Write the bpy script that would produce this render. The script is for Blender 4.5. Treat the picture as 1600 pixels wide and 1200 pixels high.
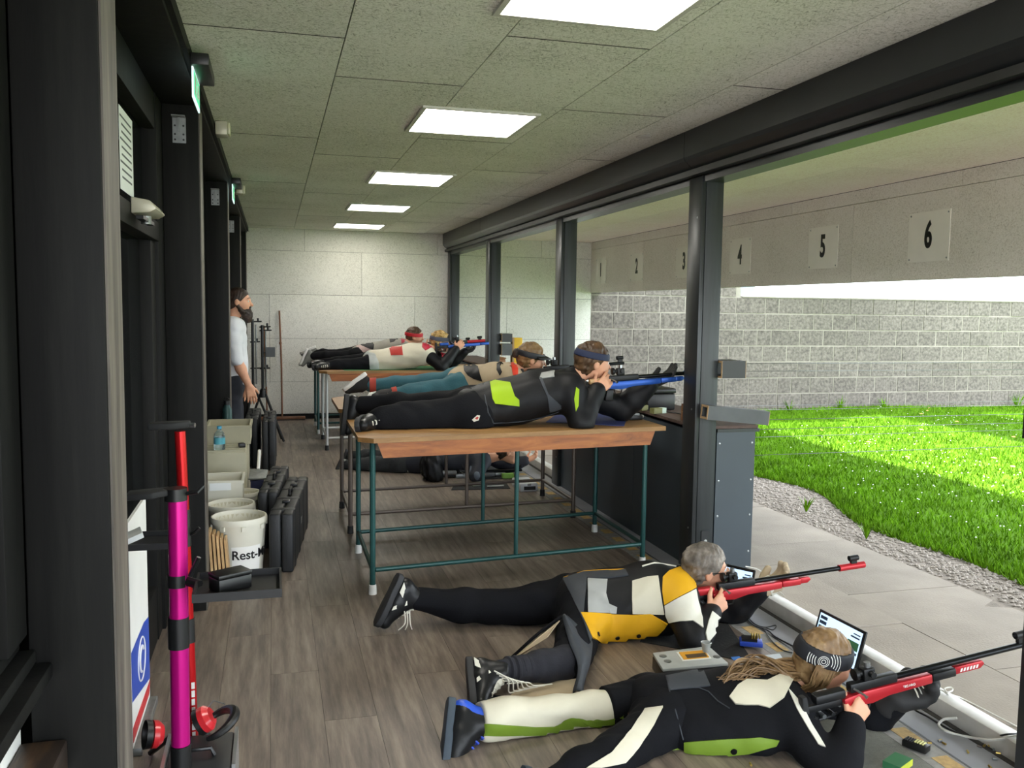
import bpy, bmesh, math, random
import numpy as np
from mathutils import Vector, Matrix
from mathutils.bvhtree import BVHTree
from mathutils.geometry import delaunay_2d_cdt

for o in list(bpy.data.objects):
    bpy.data.objects.remove(o)
random.seed(7)
rng = np.random.default_rng(7)
SC = bpy.context.scene
COL = SC.collection

# ------------------------------------------------------------------ camera
FPX, CX, CY = 1390.0, 800.0, 600.0
def _n(v):
    v = np.array(v, float)
    return v / np.linalg.norm(v)
_dy = _n([427 - CX, 477 - CY, FPX])
_dx = np.array([5400.0, -48.0, FPX]); _dx = _n(_dx - _dy * np.dot(_dx, _dy))
_dz = np.cross(_dx, _dy)
if _dz[1] > 0: _dz = -_dz
RC = np.array([_dx, _dy, _dz])
CAM = np.array([0.0, 0.0, 1.52])
def ray(px, py):
    return RC @ np.array([(px - CX) / FPX, (py - CY) / FPX, 1.0])
def at(px, py, **k):
    """point of the place that the photograph shows at a pixel, on the plane x=, y= or z="""
    d = ray(px, py)
    (a, v), = k.items()
    i = 'xyz'.index(a)
    return CAM + d * ((v - CAM[i]) / d[i])
cd = bpy.data.cameras.new('camera'); cam = bpy.data.objects.new('camera', cd); COL.objects.link(cam)
cd.sensor_width = 36.0; cd.lens = FPX / 1600 * 36; cd.clip_start = 0.05; cd.clip_end = 200
rt, up, fw = RC[:, 0], -RC[:, 1], RC[:, 2]
cam.matrix_world = Matrix(((rt[0], up[0], -fw[0], CAM[0]), (rt[1], up[1], -fw[1], CAM[1]), (rt[2], up[2], -fw[2], CAM[2]), (0, 0, 0, 1)))
SC.camera = cam

# ------------------------------------------------------------------ sky, sun, exposure
world = bpy.data.worlds.new('sky'); SC.world = world; world.use_nodes = True
bg = world.node_tree.nodes['Background']
bg.inputs[0].default_value = (0.86, 0.93, 1.0, 1); bg.inputs[1].default_value = 2.3
sd = bpy.data.lights.new('sun', 'SUN'); sun = bpy.data.objects.new('sun', sd); COL.objects.link(sun)
sd.energy = 9.0; sd.angle = 0.012; sd.color = (1.0, 0.95, 0.86)
sun.rotation_euler = Vector((0.42, -0.50, -1.0)).to_track_quat('-Z', 'Y').to_euler()
SC.cycles.max_bounces = 10; SC.cycles.diffuse_bounces = 7
SC.view_settings.view_transform = 'Standard'; SC.view_settings.look = 'None'
SC.view_settings.exposure = 1.68; SC.view_settings.gamma = 1.0; SC.view_settings.use_curve_mapping = False

# ------------------------------------------------------------------ materials
def lin(c):
    if isinstance(c, str):
        c = [int(c[i:i + 2], 16) / 255 for i in (0, 2, 4)]
    return tuple(((x / 12.92) if x <= 0.04045 else ((x + 0.055) / 1.055) ** 2.4) for x in c)
MATS = {}
def mat(name, col, rough=0.6, metal=0.0, var=0.12, scale=9.0, bump=0.0, bscale=60.0, stretch=(1, 1, 1), emit=0.0, rand=0.0, spec=0.5, trans=0.0, alpha=1.0, coat=0.0):
    """procedural material: noise-varied colour, optional fine relief"""
    if name in MATS: return MATS[name]
    m = bpy.data.materials.new(name); m.use_nodes = True
    nt = m.node_tree; N = nt.nodes; L = nt.links
    b = N['Principled BSDF']
    c = lin(col)
    tc = N.new('ShaderNodeTexCoord'); mp = N.new('ShaderNodeMapping'); mp.inputs['Scale'].default_value = stretch
    L.new(tc.outputs['Object'], mp.inputs[0])
    no = N.new('ShaderNodeTexNoise'); no.inputs['Scale'].default_value = scale; no.inputs['Detail'].default_value = 5
    L.new(mp.outputs[0], no.inputs['Vector'])
    rp = N.new('ShaderNodeValToRGB')
    rp.color_ramp.elements[0].position = 0.3; rp.color_ramp.elements[1].position = 0.7
    rp.color_ramp.elements[0].color = tuple(max(0, x * (1 - var)) for x in c) + (1,)
    rp.color_ramp.elements[1].color = tuple(min(1, x * (1 + var)) for x in c) + (1,)
    L.new(no.outputs['Fac'], rp.inputs[0])
    out = rp.outputs[0]
    if rand:
        oi = N.new('ShaderNodeObjectInfo'); hv = N.new('ShaderNodeHueSaturation'); mr = N.new('ShaderNodeMapRange')
        mr.inputs[3].default_value = 1 - rand; mr.inputs[4].default_value = 1 + rand
        L.new(oi.outputs['Random'], mr.inputs[0]); L.new(mr.outputs[0], hv.inputs['Value']); L.new(out, hv.inputs['Color'])
        mu = N.new('ShaderNodeMath'); mu.operation = 'MULTIPLY'; mu.inputs[1].default_value = 41.0; L.new(oi.outputs['Random'], mu.inputs[0]); L.new(mu.outputs[0], mp.inputs['Location'])
        out = hv.outputs[0]
    L.new(out, b.inputs['Base Color'])
    b.inputs['Roughness'].default_value = rough; b.inputs['Metallic'].default_value = metal
    b.inputs['Specular IOR Level'].default_value = spec
    if coat: b.inputs['Coat Weight'].default_value = coat
    if trans: b.inputs['Transmission Weight'].default_value = trans
    if alpha < 1: b.inputs['Alpha'].default_value = alpha
    if bump:
        n2 = N.new('ShaderNodeTexNoise'); n2.inputs['Scale'].default_value = bscale; n2.inputs['Detail'].default_value = 4
        L.new(mp.outputs[0], n2.inputs['Vector'])
        bp = N.new('ShaderNodeBump'); bp.inputs['Strength'].default_value = bump; bp.inputs['Distance'].default_value = 0.01
        L.new(n2.outputs['Fac'], bp.inputs['Height']); L.new(bp.outputs[0], b.inputs['Normal'])
    if emit:
        b.inputs['Emission Color'].default_value = c + (1,); b.inputs['Emission Strength'].default_value = emit
    MATS[name] = m
    return m

def streak_mat(name, dark, mid, light, scale, stretch, rough=0.5, rand=0.12, bump=0.15, knots=0.0, spec=0.5):
    """grained material (wood, wood-wool): three tones along stretched noise"""
    if name in MATS: return MATS[name]
    m = bpy.data.materials.new(name); m.use_nodes = True
    nt = m.node_tree; N = nt.nodes; L = nt.links; b = N['Principled BSDF']
    tc = N.new('ShaderNodeTexCoord'); mp = N.new('ShaderNodeMapping'); mp.inputs['Scale'].default_value = stretch
    oi = N.new('ShaderNodeObjectInfo'); mu = N.new('ShaderNodeMath'); mu.operation = 'MULTIPLY'; mu.inputs[1].default_value = 37.0
    L.new(oi.outputs['Random'], mu.inputs[0]); L.new(mu.outputs[0], mp.inputs['Location'])
    L.new(tc.outputs['Object'], mp.inputs[0])
    no = N.new('ShaderNodeTexNoise'); no.inputs['Scale'].default_value = scale; no.inputs['Detail'].default_value = 6; no.inputs['Roughness'].default_value = 0.65
    no.inputs['Distortion'].default_value = knots
    L.new(mp.outputs[0], no.inputs['Vector'])
    rp = N.new('ShaderNodeValToRGB'); cr = rp.color_ramp
    cr.elements[0].position = 0.28; cr.elements[0].color = lin(dark) + (1,)
    cr.elements[1].position = 0.72; cr.elements[1].color = lin(light) + (1,)
    e = cr.elements.new(0.5); e.color = lin(mid) + (1,)
    L.new(no.outputs['Fac'], rp.inputs[0])
    hv = N.new('ShaderNodeHueSaturation'); mr = N.new('ShaderNodeMapRange'); mr.inputs[3].default_value = 1 - rand; mr.inputs[4].default_value = 1 + rand
    L.new(oi.outputs['Random'], mr.inputs[0]); L.new(mr.outputs[0], hv.inputs['Value']); L.new(rp.outputs[0], hv.inputs['Color'])
    L.new(hv.outputs[0], b.inputs['Base Color']); b.inputs['Roughness'].default_value = rough; b.inputs['Specular IOR Level'].default_value = spec
    bp = N.new('ShaderNodeBump'); bp.inputs['Strength'].default_value = bump; bp.inputs['Distance'].default_value = 0.01
    L.new(no.outputs['Fac'], bp.inputs['Height']); L.new(bp.outputs[0], b.inputs['Normal'])
    MATS[name] = m
    return m

def woodwool(name, dark, mid, light, rand=0.05):
    """wood-wool board: a felt of short crossing fibres over slow mottling"""
    m = bpy.data.materials.new(name); m.use_nodes = True
    nt = m.node_tree; N = nt.nodes; L = nt.links; b = N['Principled BSDF']
    tc = N.new('ShaderNodeTexCoord')
    src = []
    for i, rot in enumerate(((0.1, 0.1, 0.15), (0.2, 0.1, 1.2), (0.1, 0.2, 2.25), (0.3, 1.05, 0.2), (0.2, 2.1, 0.3))):
        mp = N.new('ShaderNodeMapping'); mp.vector_type = 'TEXTURE'; mp.inputs['Rotation'].default_value = rot; mp.inputs['Scale'].default_value = (1 / 26, 1 / 120, 1 / 120); mp.inputs['Location'].default_value = (i * 3.7, i * 1.9, i * 5.1)
        L.new(tc.outputs['Object'], mp.inputs[0])
        no = N.new('ShaderNodeTexNoise'); no.inputs['Scale'].default_value = 1.0; no.inputs['Detail'].default_value = 2; no.inputs['Distortion'].default_value = 0.5
        L.new(mp.outputs[0], no.inputs['Vector']); src.append(no.outputs['Fac'])
    m2 = None
    for q in src:
        if m2 is None: m2 = q; continue
        mm = N.new('ShaderNodeMath'); mm.operation = 'MINIMUM'; L.new(m2, mm.inputs[0]); L.new(q, mm.inputs[1]); m2 = mm.outputs[0]
    big = N.new('ShaderNodeTexNoise'); big.inputs['Scale'].default_value = 2.2; big.inputs['Detail'].default_value = 3
    L.new(tc.outputs['Object'], big.inputs['Vector'])
    ad = N.new('ShaderNodeMath'); ad.operation = 'MULTIPLY_ADD'; ad.inputs[1].default_value = 0.16
    L.new(big.outputs['Fac'], ad.inputs[0]); L.new(m2, ad.inputs[2])
    rp = N.new('ShaderNodeValToRGB'); cr = rp.color_ramp
    cr.elements[0].position = 0.32; cr.elements[0].color = lin(dark) + (1,)
    cr.elements[1].position = 0.52; cr.elements[1].color = lin(light) + (1,)
    e = cr.elements.new(0.43); e.color = lin(mid) + (1,)
    L.new(ad.outputs[0], rp.inputs[0])
    oi = N.new('ShaderNodeObjectInfo'); hv = N.new('ShaderNodeHueSaturation'); mr = N.new('ShaderNodeMapRange'); mr.inputs[3].default_value = 1 - rand; mr.inputs[4].default_value = 1 + rand
    L.new(oi.outputs['Random'], mr.inputs[0]); L.new(mr.outputs[0], hv.inputs['Value']); L.new(rp.outputs[0], hv.inputs['Color'])
    L.new(hv.outputs[0], b.inputs['Base Color']); b.inputs['Roughness'].default_value = 0.95
    bp = N.new('ShaderNodeBump'); bp.inputs['Strength'].default_value = 0.5; bp.inputs['Distance'].default_value = 0.01
    L.new(m2, bp.inputs['Height']); L.new(bp.outputs[0], b.inputs['Normal'])
    MATS[name] = m
    return m

# ------------------------------------------------------------------ mesh helpers
class MB:
    """collects vertices and faces of one mesh"""
    def __init__(s): s.v = []; s.f = []; s.smooth = False
    def add(s, vs, fs):
        o = len(s.v); s.v += [tuple(float(c) for c in v) for v in vs]; s.f += [tuple(i + o for i in f) for f in fs]; return s
    def box(s, lo, hi):
        x0, y0, z0 = lo; x1, y1, z1 = hi
        return s.add([(x0, y0, z0), (x1, y0, z0), (x1, y1, z0), (x0, y1, z0), (x0, y0, z1), (x1, y0, z1), (x1, y1, z1), (x0, y1, z1)],
                     [(0, 3, 2, 1), (4, 5, 6, 7), (0, 1, 5, 4), (1, 2, 6, 5), (2, 3, 7, 6), (3, 0, 4, 7)])
    def obox(s, c, ax, half):
        """oriented box: centre, three unit axes, half sizes"""
        c = np.array(c, float); A = [np.array(a, float) * h for a, h in zip(ax, half)]
        vs = [c + sx * A[0] + sy * A[1] + sz * A[2] for sz in (-1, 1) for sx, sy in ((-1, -1), (1, -1), (1, 1), (-1, 1))]
        return s.add(vs, [(0, 3, 2, 1), (4, 5, 6, 7), (0, 1, 5, 4), (1, 2, 6, 5), (2, 3, 7, 6), (3, 0, 4, 7)])
    def tube(s, pts, r, n=10, cap=True):
        """round tube along points; r may be a list of radii"""
        P_ = [np.array(p, float) for p in pts]; m = len(P_)
        R_ = list(r) if hasattr(r, '__len__') else [r] * m
        t0 = _n(P_[1] - P_[0]); a = np.array([0, 0, 1.0]) if abs(t0[2]) < 0.9 else np.array([1.0, 0, 0])
        u = _n(np.cross(t0, a)); rings = []
        for i in range(m):
            t = P_[min(i + 1, m - 1)] - P_[max(i - 1, 0)]
            t = _n(t) if np.linalg.norm(t) > 1e-9 else t0
            u = u - t * np.dot(u, t); u = _n(u); w = np.cross(t, u)
            rings.append([P_[i] + R_[i] * (math.cos(2 * math.pi * k / n) * u + math.sin(2 * math.pi * k / n) * w) for k in range(n)])
        vs = [v for rg in rings for v in rg]
        fs = [(i * n + k, i * n + (k + 1) % n, (i + 1) * n + (k + 1) % n, (i + 1) * n + k) for i in range(m - 1) for k in range(n)]
        if cap: fs += [tuple(range(n - 1, -1, -1)), tuple((m - 1) * n + k for k in range(n))]
        s.smooth = True
        return s.add(vs, fs)
    def lathe(s, c, prof, n=24, axis=(0, 0, 1)):
        """surface of revolution: profile of (radius, height) along axis from c"""
        c = np.array(c, float); t = _n(axis); a = np.array([0, 1.0, 0]) if abs(t[1]) < 0.9 else np.array([1.0, 0, 0])
        u = _n(np.cross(a, t)); w = np.cross(t, u); m = len(prof)
        vs = [c + t * h + r * (math.cos(2 * math.pi * k / n) * u + math.sin(2 * math.pi * k / n) * w) for r, h in prof for k in range(n)]
        fs = [(i * n + k, i * n + (k + 1) % n, (i + 1) * n + (k + 1) % n, (i + 1) * n + k) for i in range(m - 1) for k in range(n)]
        s.smooth = True
        return s.add(vs, fs)
    def prism(s, poly, d):
        """polygon (3D points) pushed along vector d"""
        n = len(poly); p = [np.array(q, float) for q in poly]; d = np.array(d, float)
        return s.add(p + [q + d for q in p], [tuple(range(n - 1, -1, -1)), tuple(range(n, 2 * n))] + [(i, (i + 1) % n, n + (i + 1) % n, n + i) for i in range(n)])
    def mesh(s, name):
        me = bpy.data.meshes.new(name); me.from_pydata(s.v, [], s.f); me.update()
        bm = bmesh.new(); bm.from_mesh(me); bmesh.ops.recalc_face_normals(bm, faces=bm.faces); bm.to_mesh(me); bm.free()
        return me

def smooth_auto(me, ang=0.6):
    for p in me.polygons: p.use_smooth = True
    try: me.set_sharp_from_angle(angle=ang)
    except Exception: pass

def tag(o, label=None, cat=None, group=None, kind=None):
    if label: o['label'] = label
    if cat: o['category'] = cat
    if group: o['group'] = group
    if kind: o['kind'] = kind
    return o
def root(name, loc=(0, 0, 0), label=None, cat=None, group=None, kind=None):
    o = bpy.data.objects.new(name, None); COL.objects.link(o); o.location = [float(c) for c in loc]; o.empty_display_size = 0.1
    return tag(o, label, cat, group, kind)
def inv(o):
    M = Matrix.Translation(o.location)
    if o.rotation_euler.z or o.rotation_euler.x or o.rotation_euler.y: M = M @ o.rotation_euler.to_matrix().to_4x4()
    if o.parent: M = o.parent.get('_m', None) and M or M
    return M.inverted()
def link(name, me, m, parent=None, local=False, **k):
    """a mesh object; vertices are in place coordinates unless local (then relative to the parent)"""
    o = bpy.data.objects.new(name, me); COL.objects.link(o)
    if m is not None:
        ms = m if isinstance(m, (list, tuple)) else [m]
        for x in ms: me.materials.append(x)
    if parent is not None:
        o.parent = parent
        if not local: o.matrix_parent_inverse = world_of(parent).inverted()
    return tag(o, **k)
def world_of(o):
    M = o.matrix_basis.copy()
    if o.parent: M = world_of(o.parent) @ o.matrix_parent_inverse @ M
    return M
def part(name, mb, m, parent=None, local=False, bevel=0.0, seg=2, ang=0.6, **k):
    me = mb.mesh(name)
    if bevel:
        bm = bmesh.new(); bm.from_mesh(me)
        es = [e for e in bm.edges if len(e.link_faces) == 2 and e.calc_face_angle(0) > 0.5]
        bmesh.ops.bevel(bm, geom=es, offset=bevel, segments=seg, affect='EDGES', profile=0.5, clamp_overlap=True)
        bm.to_mesh(me); bm.free()
    if mb.smooth or bevel: smooth_auto(me, ang)
    return link(name, me, m, parent, local, **k)
def copy_tree(o, parent=None):
    c = o.copy(); COL.objects.link(c)
    if parent is not None: c.parent = parent
    for ch in list(o.children): copy_tree(ch, c)
    return c
def box(lo, hi): return MB().box(lo, hi)
def text_mesh(s, size, name='lettering', xs=1.0, bold=0.0):
    """flat lettering as a mesh in the local xy plane"""
    cu = bpy.data.curves.new('t', 'FONT'); cu.body = s; cu.size = size; cu.align_x = 'CENTER'; cu.align_y = 'CENTER'; cu.extrude = 0.0008; cu.offset = bold
    ob = bpy.data.objects.new('t', cu); COL.objects.link(ob)
    dg = bpy.context.evaluated_depsgraph_get(); dg.update()
    me = bpy.data.meshes.new_from_object(ob.evaluated_get(dg)); me.name = name
    bpy.data.objects.remove(ob); bpy.data.curves.remove(cu)
    if xs != 1.0:
        for v in me.vertices: v.co.x *= xs
    return me
def lettering(s, size, c, right, upv, m, parent, xs=1.0, name='lettering', bold=0.0):
    me = text_mesh(s, size, name, xs, bold)
    r = Vector(_n(right)); u = Vector(_n(upv)); n = r.cross(u)
    me.transform(Matrix(((r.x, u.x, n.x, c[0]), (r.y, u.y, n.y, c[1]), (r.z, u.z, n.z, c[2]), (0, 0, 0, 1))))
    return link(name, me, m, parent)
X_, Y_, Z_ = np.array([1., 0, 0]), np.array([0, 1., 0]), np.array([0, 0, 1.])

# ================================================================== THE SETTING
M_board = woodwool('wood_wool_board', '9a9d92', 'd8dacf', 'eeefe8')
M_boardwall = woodwool('wood_wool_wall_board', 'b6b6ad', 'd2d1c8', 'e0dfd7')
M_boardout = woodwool('wood_wool_canopy_board', 'c3beb2', 'e2ddd1', 'eeeae1')
M_soffit = woodwool('wood_wool_soffit_board', 'd0bdb4', 'ecdcd2', 'f3e8e1')
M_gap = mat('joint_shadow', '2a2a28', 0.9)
M_plank = streak_mat('grey_oak_plank', '4f453f', '75695f', '948779', 3.0, (9, 0.75, 9), rough=0.42, rand=0.07, bump=0.06)
M_black = streak_mat('black_stained_timber', '0c0c0c', '131312', '1c1c1a', 2.0, (8, 8, 0.6), rough=0.6, rand=0.1, bump=0.12, spec=0.2)
M_worn_lit = streak_mat('worn_lit_timber', '2c2926', '5a544d', '7c756b', 2.5, (8, 8, 0.6), rough=0.55, rand=0.06, bump=0.12)  # wear, plus grazing light painted in as a paler tone
M_post = streak_mat('grey_black_painted_timber', '1d2123', '2a2f31', '363b3e', 2.0, (8, 8, 0.5), rough=0.42, rand=0.05, bump=0.1)
M_anth = mat('anthracite_sheet_metal', '2d3032', 0.32, 0.25, var=0.06)
M_counter = mat('slate_blue_panel', '39434b', 0.45, var=0.06, scale=4)
M_white = mat('white_paint', 'e6e6e2', 0.6, var=0.03)
M_lens = mat('led_diffuser', 'fffaf0', 0.5, var=0.0, emit=5.5)
M_alu = mat('aluminium', 'b9bcbd', 0.35, 0.85, var=0.05)
M_frame = mat('lamp_frame_white', 'c9c9c2', 0.5, var=0.03)
M_galv = mat('galvanised_steel', '8a8d8c', 0.45, 0.8, var=0.15, scale=30)
M_blackp = mat('black_plastic', '131415', 0.4, var=0.1)
M_rubber = mat('black_rubber', '1b1c1d', 0.75, var=0.1)
M_conc = mat('concrete_slab', '9c9388', 0.9, var=0.13, scale=3.5, bump=0.25, bscale=90, rand=0.06)
M_screw = mat('screw_steel', '9fa3a5', 0.3, 0.9)

H = 2.53        # ceiling
YB = 12.25      # back wall
Y0 = -1.3       # behind the camera

# floor of separate planks
fl = root('floor', (1, 5, 0), kind='structure', label='grey brown wood plank floor of the shooting gallery')
part('subfloor', box((-0.62, Y0, -0.05), (2.5, YB, -0.006)), M_gap, fl)
pw, plen = 0.192, 1.28
x = -0.60; ci = 0
while x < 2.12:
    x1 = min(x + pw, 2.13); y = Y0 - (ci * 0.47 % plen)
    while y < YB:
        ya, yb = max(y, Y0), min(y + plen, YB)
        if yb - ya > 0.05:
            part('plank', box((x + 0.0006, ya + 0.0006, -0.006), (x1 - 0.0006, yb - 0.0006, 0.0)), M_plank, fl)
        y += plen
    x += pw; ci += 1

# threshold along the openings: taped strip, grey rubber strip, dark groove, aluminium rail
M_tapeg = mat('worn_grey_tape', '8b8a86', 0.7, var=0.2, scale=30)
M_tapey = mat('worn_yellow_tape', 'b89a62', 0.7, var=0.25, scale=40)
th = root('trim_1', (2.25, 5, 0), kind='structure', label='taped threshold strip along the firing line')
part('grey_tape', box((2.131, Y0, -0.006), (2.245, YB, 0.0005)), M_tapeg, th)
y = Y0
while y < 8.2:
    part('yellow_tape_patch', box((2.168, y, 0.0005), (2.232, y + 0.105, 0.0016)), M_tapey, th)
    y += 0.215
part('black_joint', box((2.245, Y0, -0.006), (2.253, YB, 0.0015)), M_blackp, th)
part('rubber_strip', box((2.253, Y0, -0.006), (2.395, YB, 0.002)), mat('grey_rubber_strip', '8e9096', 0.6, var=0.08, scale=5), th)
part('groove', box((2.395, Y0, -0.03), (2.42, YB, 0.004)), mat('groove_dark', '32302d', 0.8), th)
part('rail', box((2.42, Y0, -0.02), (2.50, YB, 0.07)), mat('mill_aluminium_rail', 'c4c2bd', 0.42, 0.35, var=0.1, scale=14), th, bevel=0.004)

# ceiling boards, separate, over a dark void
ce = root('ceiling', (1, 5, H), kind='structure', label='grey wood wool board ceiling of the gallery')
part('ceiling_backing', box((-0.62, Y0, H + 0.0125), (2.55, YB + 0.1, H + 0.06)), M_gap, ce)
cols = [(-0.62, 0.272), (0.272, 0.848), (0.848, 1.425), (1.425, 2.0), (2.0, 2.30)]
offs = [3.51, 4.09, 3.3, 4.4, 3.7]
for (xa, xb), yo in zip(cols, offs):
    y = yo - 2.09 * 3
    while y < YB:
        ya, yb = max(y, Y0), min(y + 2.09, YB)
        if yb - ya > 0.05:
            part('ceiling_board', box((xa + 0.0025, ya + 0.0025, H), (xb - 0.0025, yb - 0.0025, H + 0.012)), M_board, ce)
            part('joint_shadow_strip', box((xa + 0.003, yb - 0.004, H - 0.0008), (xb - 0.003, yb + 0.004, H - 0.0001)), M_gap, ce)  # shade of the open cross joint, put in as a dark strip
        y += 2.09

# back wall boards
bw = root('wall_back', (1, YB, 0), kind='structure', label='pale wood wool board end wall')
part('wall_backing', box((-0.62, YB + 0.025, -0.05), (4.6, YB + 0.12, H + 0.1)), M_gap, bw)
rows = [(0, 0.50, [0.55, 2.0, 3.6]), (0.50, 1.08, [-0.05, 1.1, 2.6, 4.0]), (1.08, 1.665, [-0.05, 1.885, 3.2]), (1.665, 2.243, [1.16, 3.0, 4.1]), (2.243, H + 0.02, [0.41, 2.2, 3.7])]
for za, zb, xs in rows:
    xs = [-0.62] + xs + [4.46]
    for xa, xb in zip(xs, xs[1:]):
        part('wall_board', box((xa + 0.002, YB, za + 0.002), (xb - 0.002, YB + 0.025, zb - 0.002)), M_boardwall, bw)
part('skirting', box((-0.62, YB - 0.015, 0), (2.4, YB, 0.07)), M_black, bw)

# roof slab and unseen ground added behind the camera to bounce light in
rf = root('roof', (1, 5, 2.75), kind='structure', label='flat roof slab above the gallery')
part('roof_slab', box((-4, Y0 - 0.3, H + 0.1), (4.75, YB + 0.3, H + 0.4)), mat('roof_felt', '4a4a48', 0.9), rf)
fc = root('bounce_ground', (2, -8, -0.06), kind='structure', label='unseen concrete ground behind the viewer, added to bounce light in')
part('bounce_ground_slab', box((-9, -16, -0.12), (12, Y0 - 0.01, -0.05)), M_conc, fc)

# right-hand row of posts
M_red = mat('red_plastic', 'c01f2a', 0.4)
pys = [-0.40, 2.12, 4.642, 7.175, 9.777, 12.08]
for i, py in enumerate(pys):
    r = root('support_post', (2.42, py, 0), kind='structure', label='grey black timber post of the open firing side')
    d = 0.165
    part('post_core', box((2.37, py, 0.0), (2.478, py + d, 2.30)), M_post, r, bevel=0.004)
    part('guide_rail', box((2.343, py + 0.004, 0.0), (2.3695, py + d, 2.28)), M_anth, r, bevel=0.002)
    for zz in (2.05, 0.95, 0.25):
        part('screw', MB().lathe((2.3435, py + 0.05, zz), [(0, 0), (0.006, 0), (0.006, 0.003), (0, 0.003)], 8, (-1, 0, 0)), M_screw, r)
r2 = root('trim_2', (2.4, 5, 2.27), kind='structure', label='dark head beam over the firing openings')
part('head_beam', box((2.352, Y0, 2.245), (2.478, YB, 2.52)), M_anth, r2)
# roller shutter housing
rs = root('shutter_housing', (2.3, 5, 2.4), kind='structure', label='anthracite roller shutter housing along the ceiling')
prof = [(2.262, H - 0.001), (2.262, 2.385), (2.272, 2.365), (2.32, 2.322), (2.3515, 2.318), (2.3515, H - 0.001)]
yy = Y0
for ya, yb in ((Y0, 4.72), (4.725, 9.9), (9.905, 12.2)):
    part('housing_section', MB().prism([(a, ya, b) for a, b in prof], (0, yb - ya, 0)), M_anth, rs)
part('shutter_slot', box((2.30, Y0, 2.285), (2.351, YB, 2.3175)), M_blackp, rs)
for py in pys[1:5]:
    part('roller', MB().tube([(2.325, py - 0.02, 2.30), (2.325, py + 0.05, 2.30)], 0.012), M_red, rs)
part('pale_strip', box((2.322, 4.75, 2.308), (2.345, 7.1, 2.3165)), mat('polished_edge', 'c8cacb', 0.2, 0.8), rs)  # pale polished metal strip along the housing

# outer canopy: soffit boards and the numbered baffle
HS, XB_ = 2.482, 4.45
so = root('canopy_soffit', (3.5, 5, HS), kind='structure', label='wood wool boards under the outer canopy')
part('soffit_backing', box((2.478, Y0, HS + 0.02), (4.6, YB, HS + 0.06)), M_gap, so)
for (xa, xb), yo in zip([(2.48, 3.03), (3.03, 3.72), (3.72, 4.449)], [5.27, 3.85, 7.19]):
    y = yo - 2.0 * 5
    while y < YB:
        ya, yb = max(y, Y0), min(y + 2.0, YB)
        if yb - ya > 0.05: part('soffit_board', box((xa + .002, ya + .002, HS), (xb - .002, yb - .002, HS + 0.02)), M_soffit, so)
        y += 2.0
ba = root('wall_baffle', (XB_, 5, 2), kind='structure', label='hanging bullet baffle clad in wood wool boards')
part('baffle_core', box((XB_ + 0.025, Y0, 1.765), (XB_ + 0.16, YB, 2.56)), M_gap, ba)
for za, zb, ys in ((1.757, 2.375, [8.27, 6.2, 4.1, 2.0, 0.0, 10.35]), (2.375, HS - 0.001, [7.08, 5.05, 3.0, 1.0, 9.1, 11.1])):
    ys = sorted([Y0] + ys + [YB])
    for ya, yb in zip(ys, ys[1:]):
        part('baffle_board', box((XB_, ya + .002, za + .002), (XB_ + 0.025, yb - .002, zb - .002)), M_boardout, ba)

# second overhead baffle down the range (throws the shade on the lawn)
ob = root('overhead_baffle', (8, 5, 3), kind='structure', label='second overhead baffle farther down the range')
part('baffle_slab', box((7.5, Y0 - 3, 3.0), (9.2, YB + 2.2, 3.15)), mat('baffle_timber', '6b645a', 0.9), ob)

# number plates
M_plate = mat('cream_plate', 'fbf8ee', 0.25, var=0.02, coat=0.3)
M_digit = mat('black_print', '17171a', 0.3)
tops = [(931, 437, 400), (985, 430, 390), (1057, 425, 378), (1141, 418, 363), (1264, 408, 345), (1419, 395, 320)]
right_edges = [945, 1005, 1100, 1172, 1305, 1479]
for i in range(6):
    yl = at([932, 986, 1057, 1141, 1264, 1419][i], 390, x=XB_)[1]
    w = [0.40, 0.41, 0.42, 0.41, 0.41, 0.41][i]
    yc = yl - w / 2
    r = root('number_plate', (XB_, yc, 2.0), label='cream plate with the %s on the baffle' % ['digit one, next to the end wall', 'digit two', 'digit three beside the near post', 'digit four, first right of the near post', 'digit five', 'digit six, nearest and largest'][i], cat='sign', group='lane number plates on the baffle')
    zc = 1.52 + (2.165 - 1.52) * 0.925
    zc = 2.06
    part('plate', box((XB_ - 0.004, yc - w / 2, zc - 0.175), (XB_ - 0.0005, yc + w / 2, zc + 0.175)), M_plate, r)
    lettering(str(i + 1), 0.255, (XB_ - 0.0055, yc, zc + 0.005), (0, -1, 0), (0, 0, 1), M_digit, r, xs=0.6, name='digit', bold=0.008)
    for a in (-1, 1):
        for b_ in (-1, 1):
            part('screw', MB().lathe((XB_ - 0.004, yc + a * (w / 2 - 0.02), zc + b_ * 0.155), [(0, 0.003), (0.006, 0.002), (0.007, 0)], 8, (-1, 0, 0)), M_screw, r)

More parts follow.
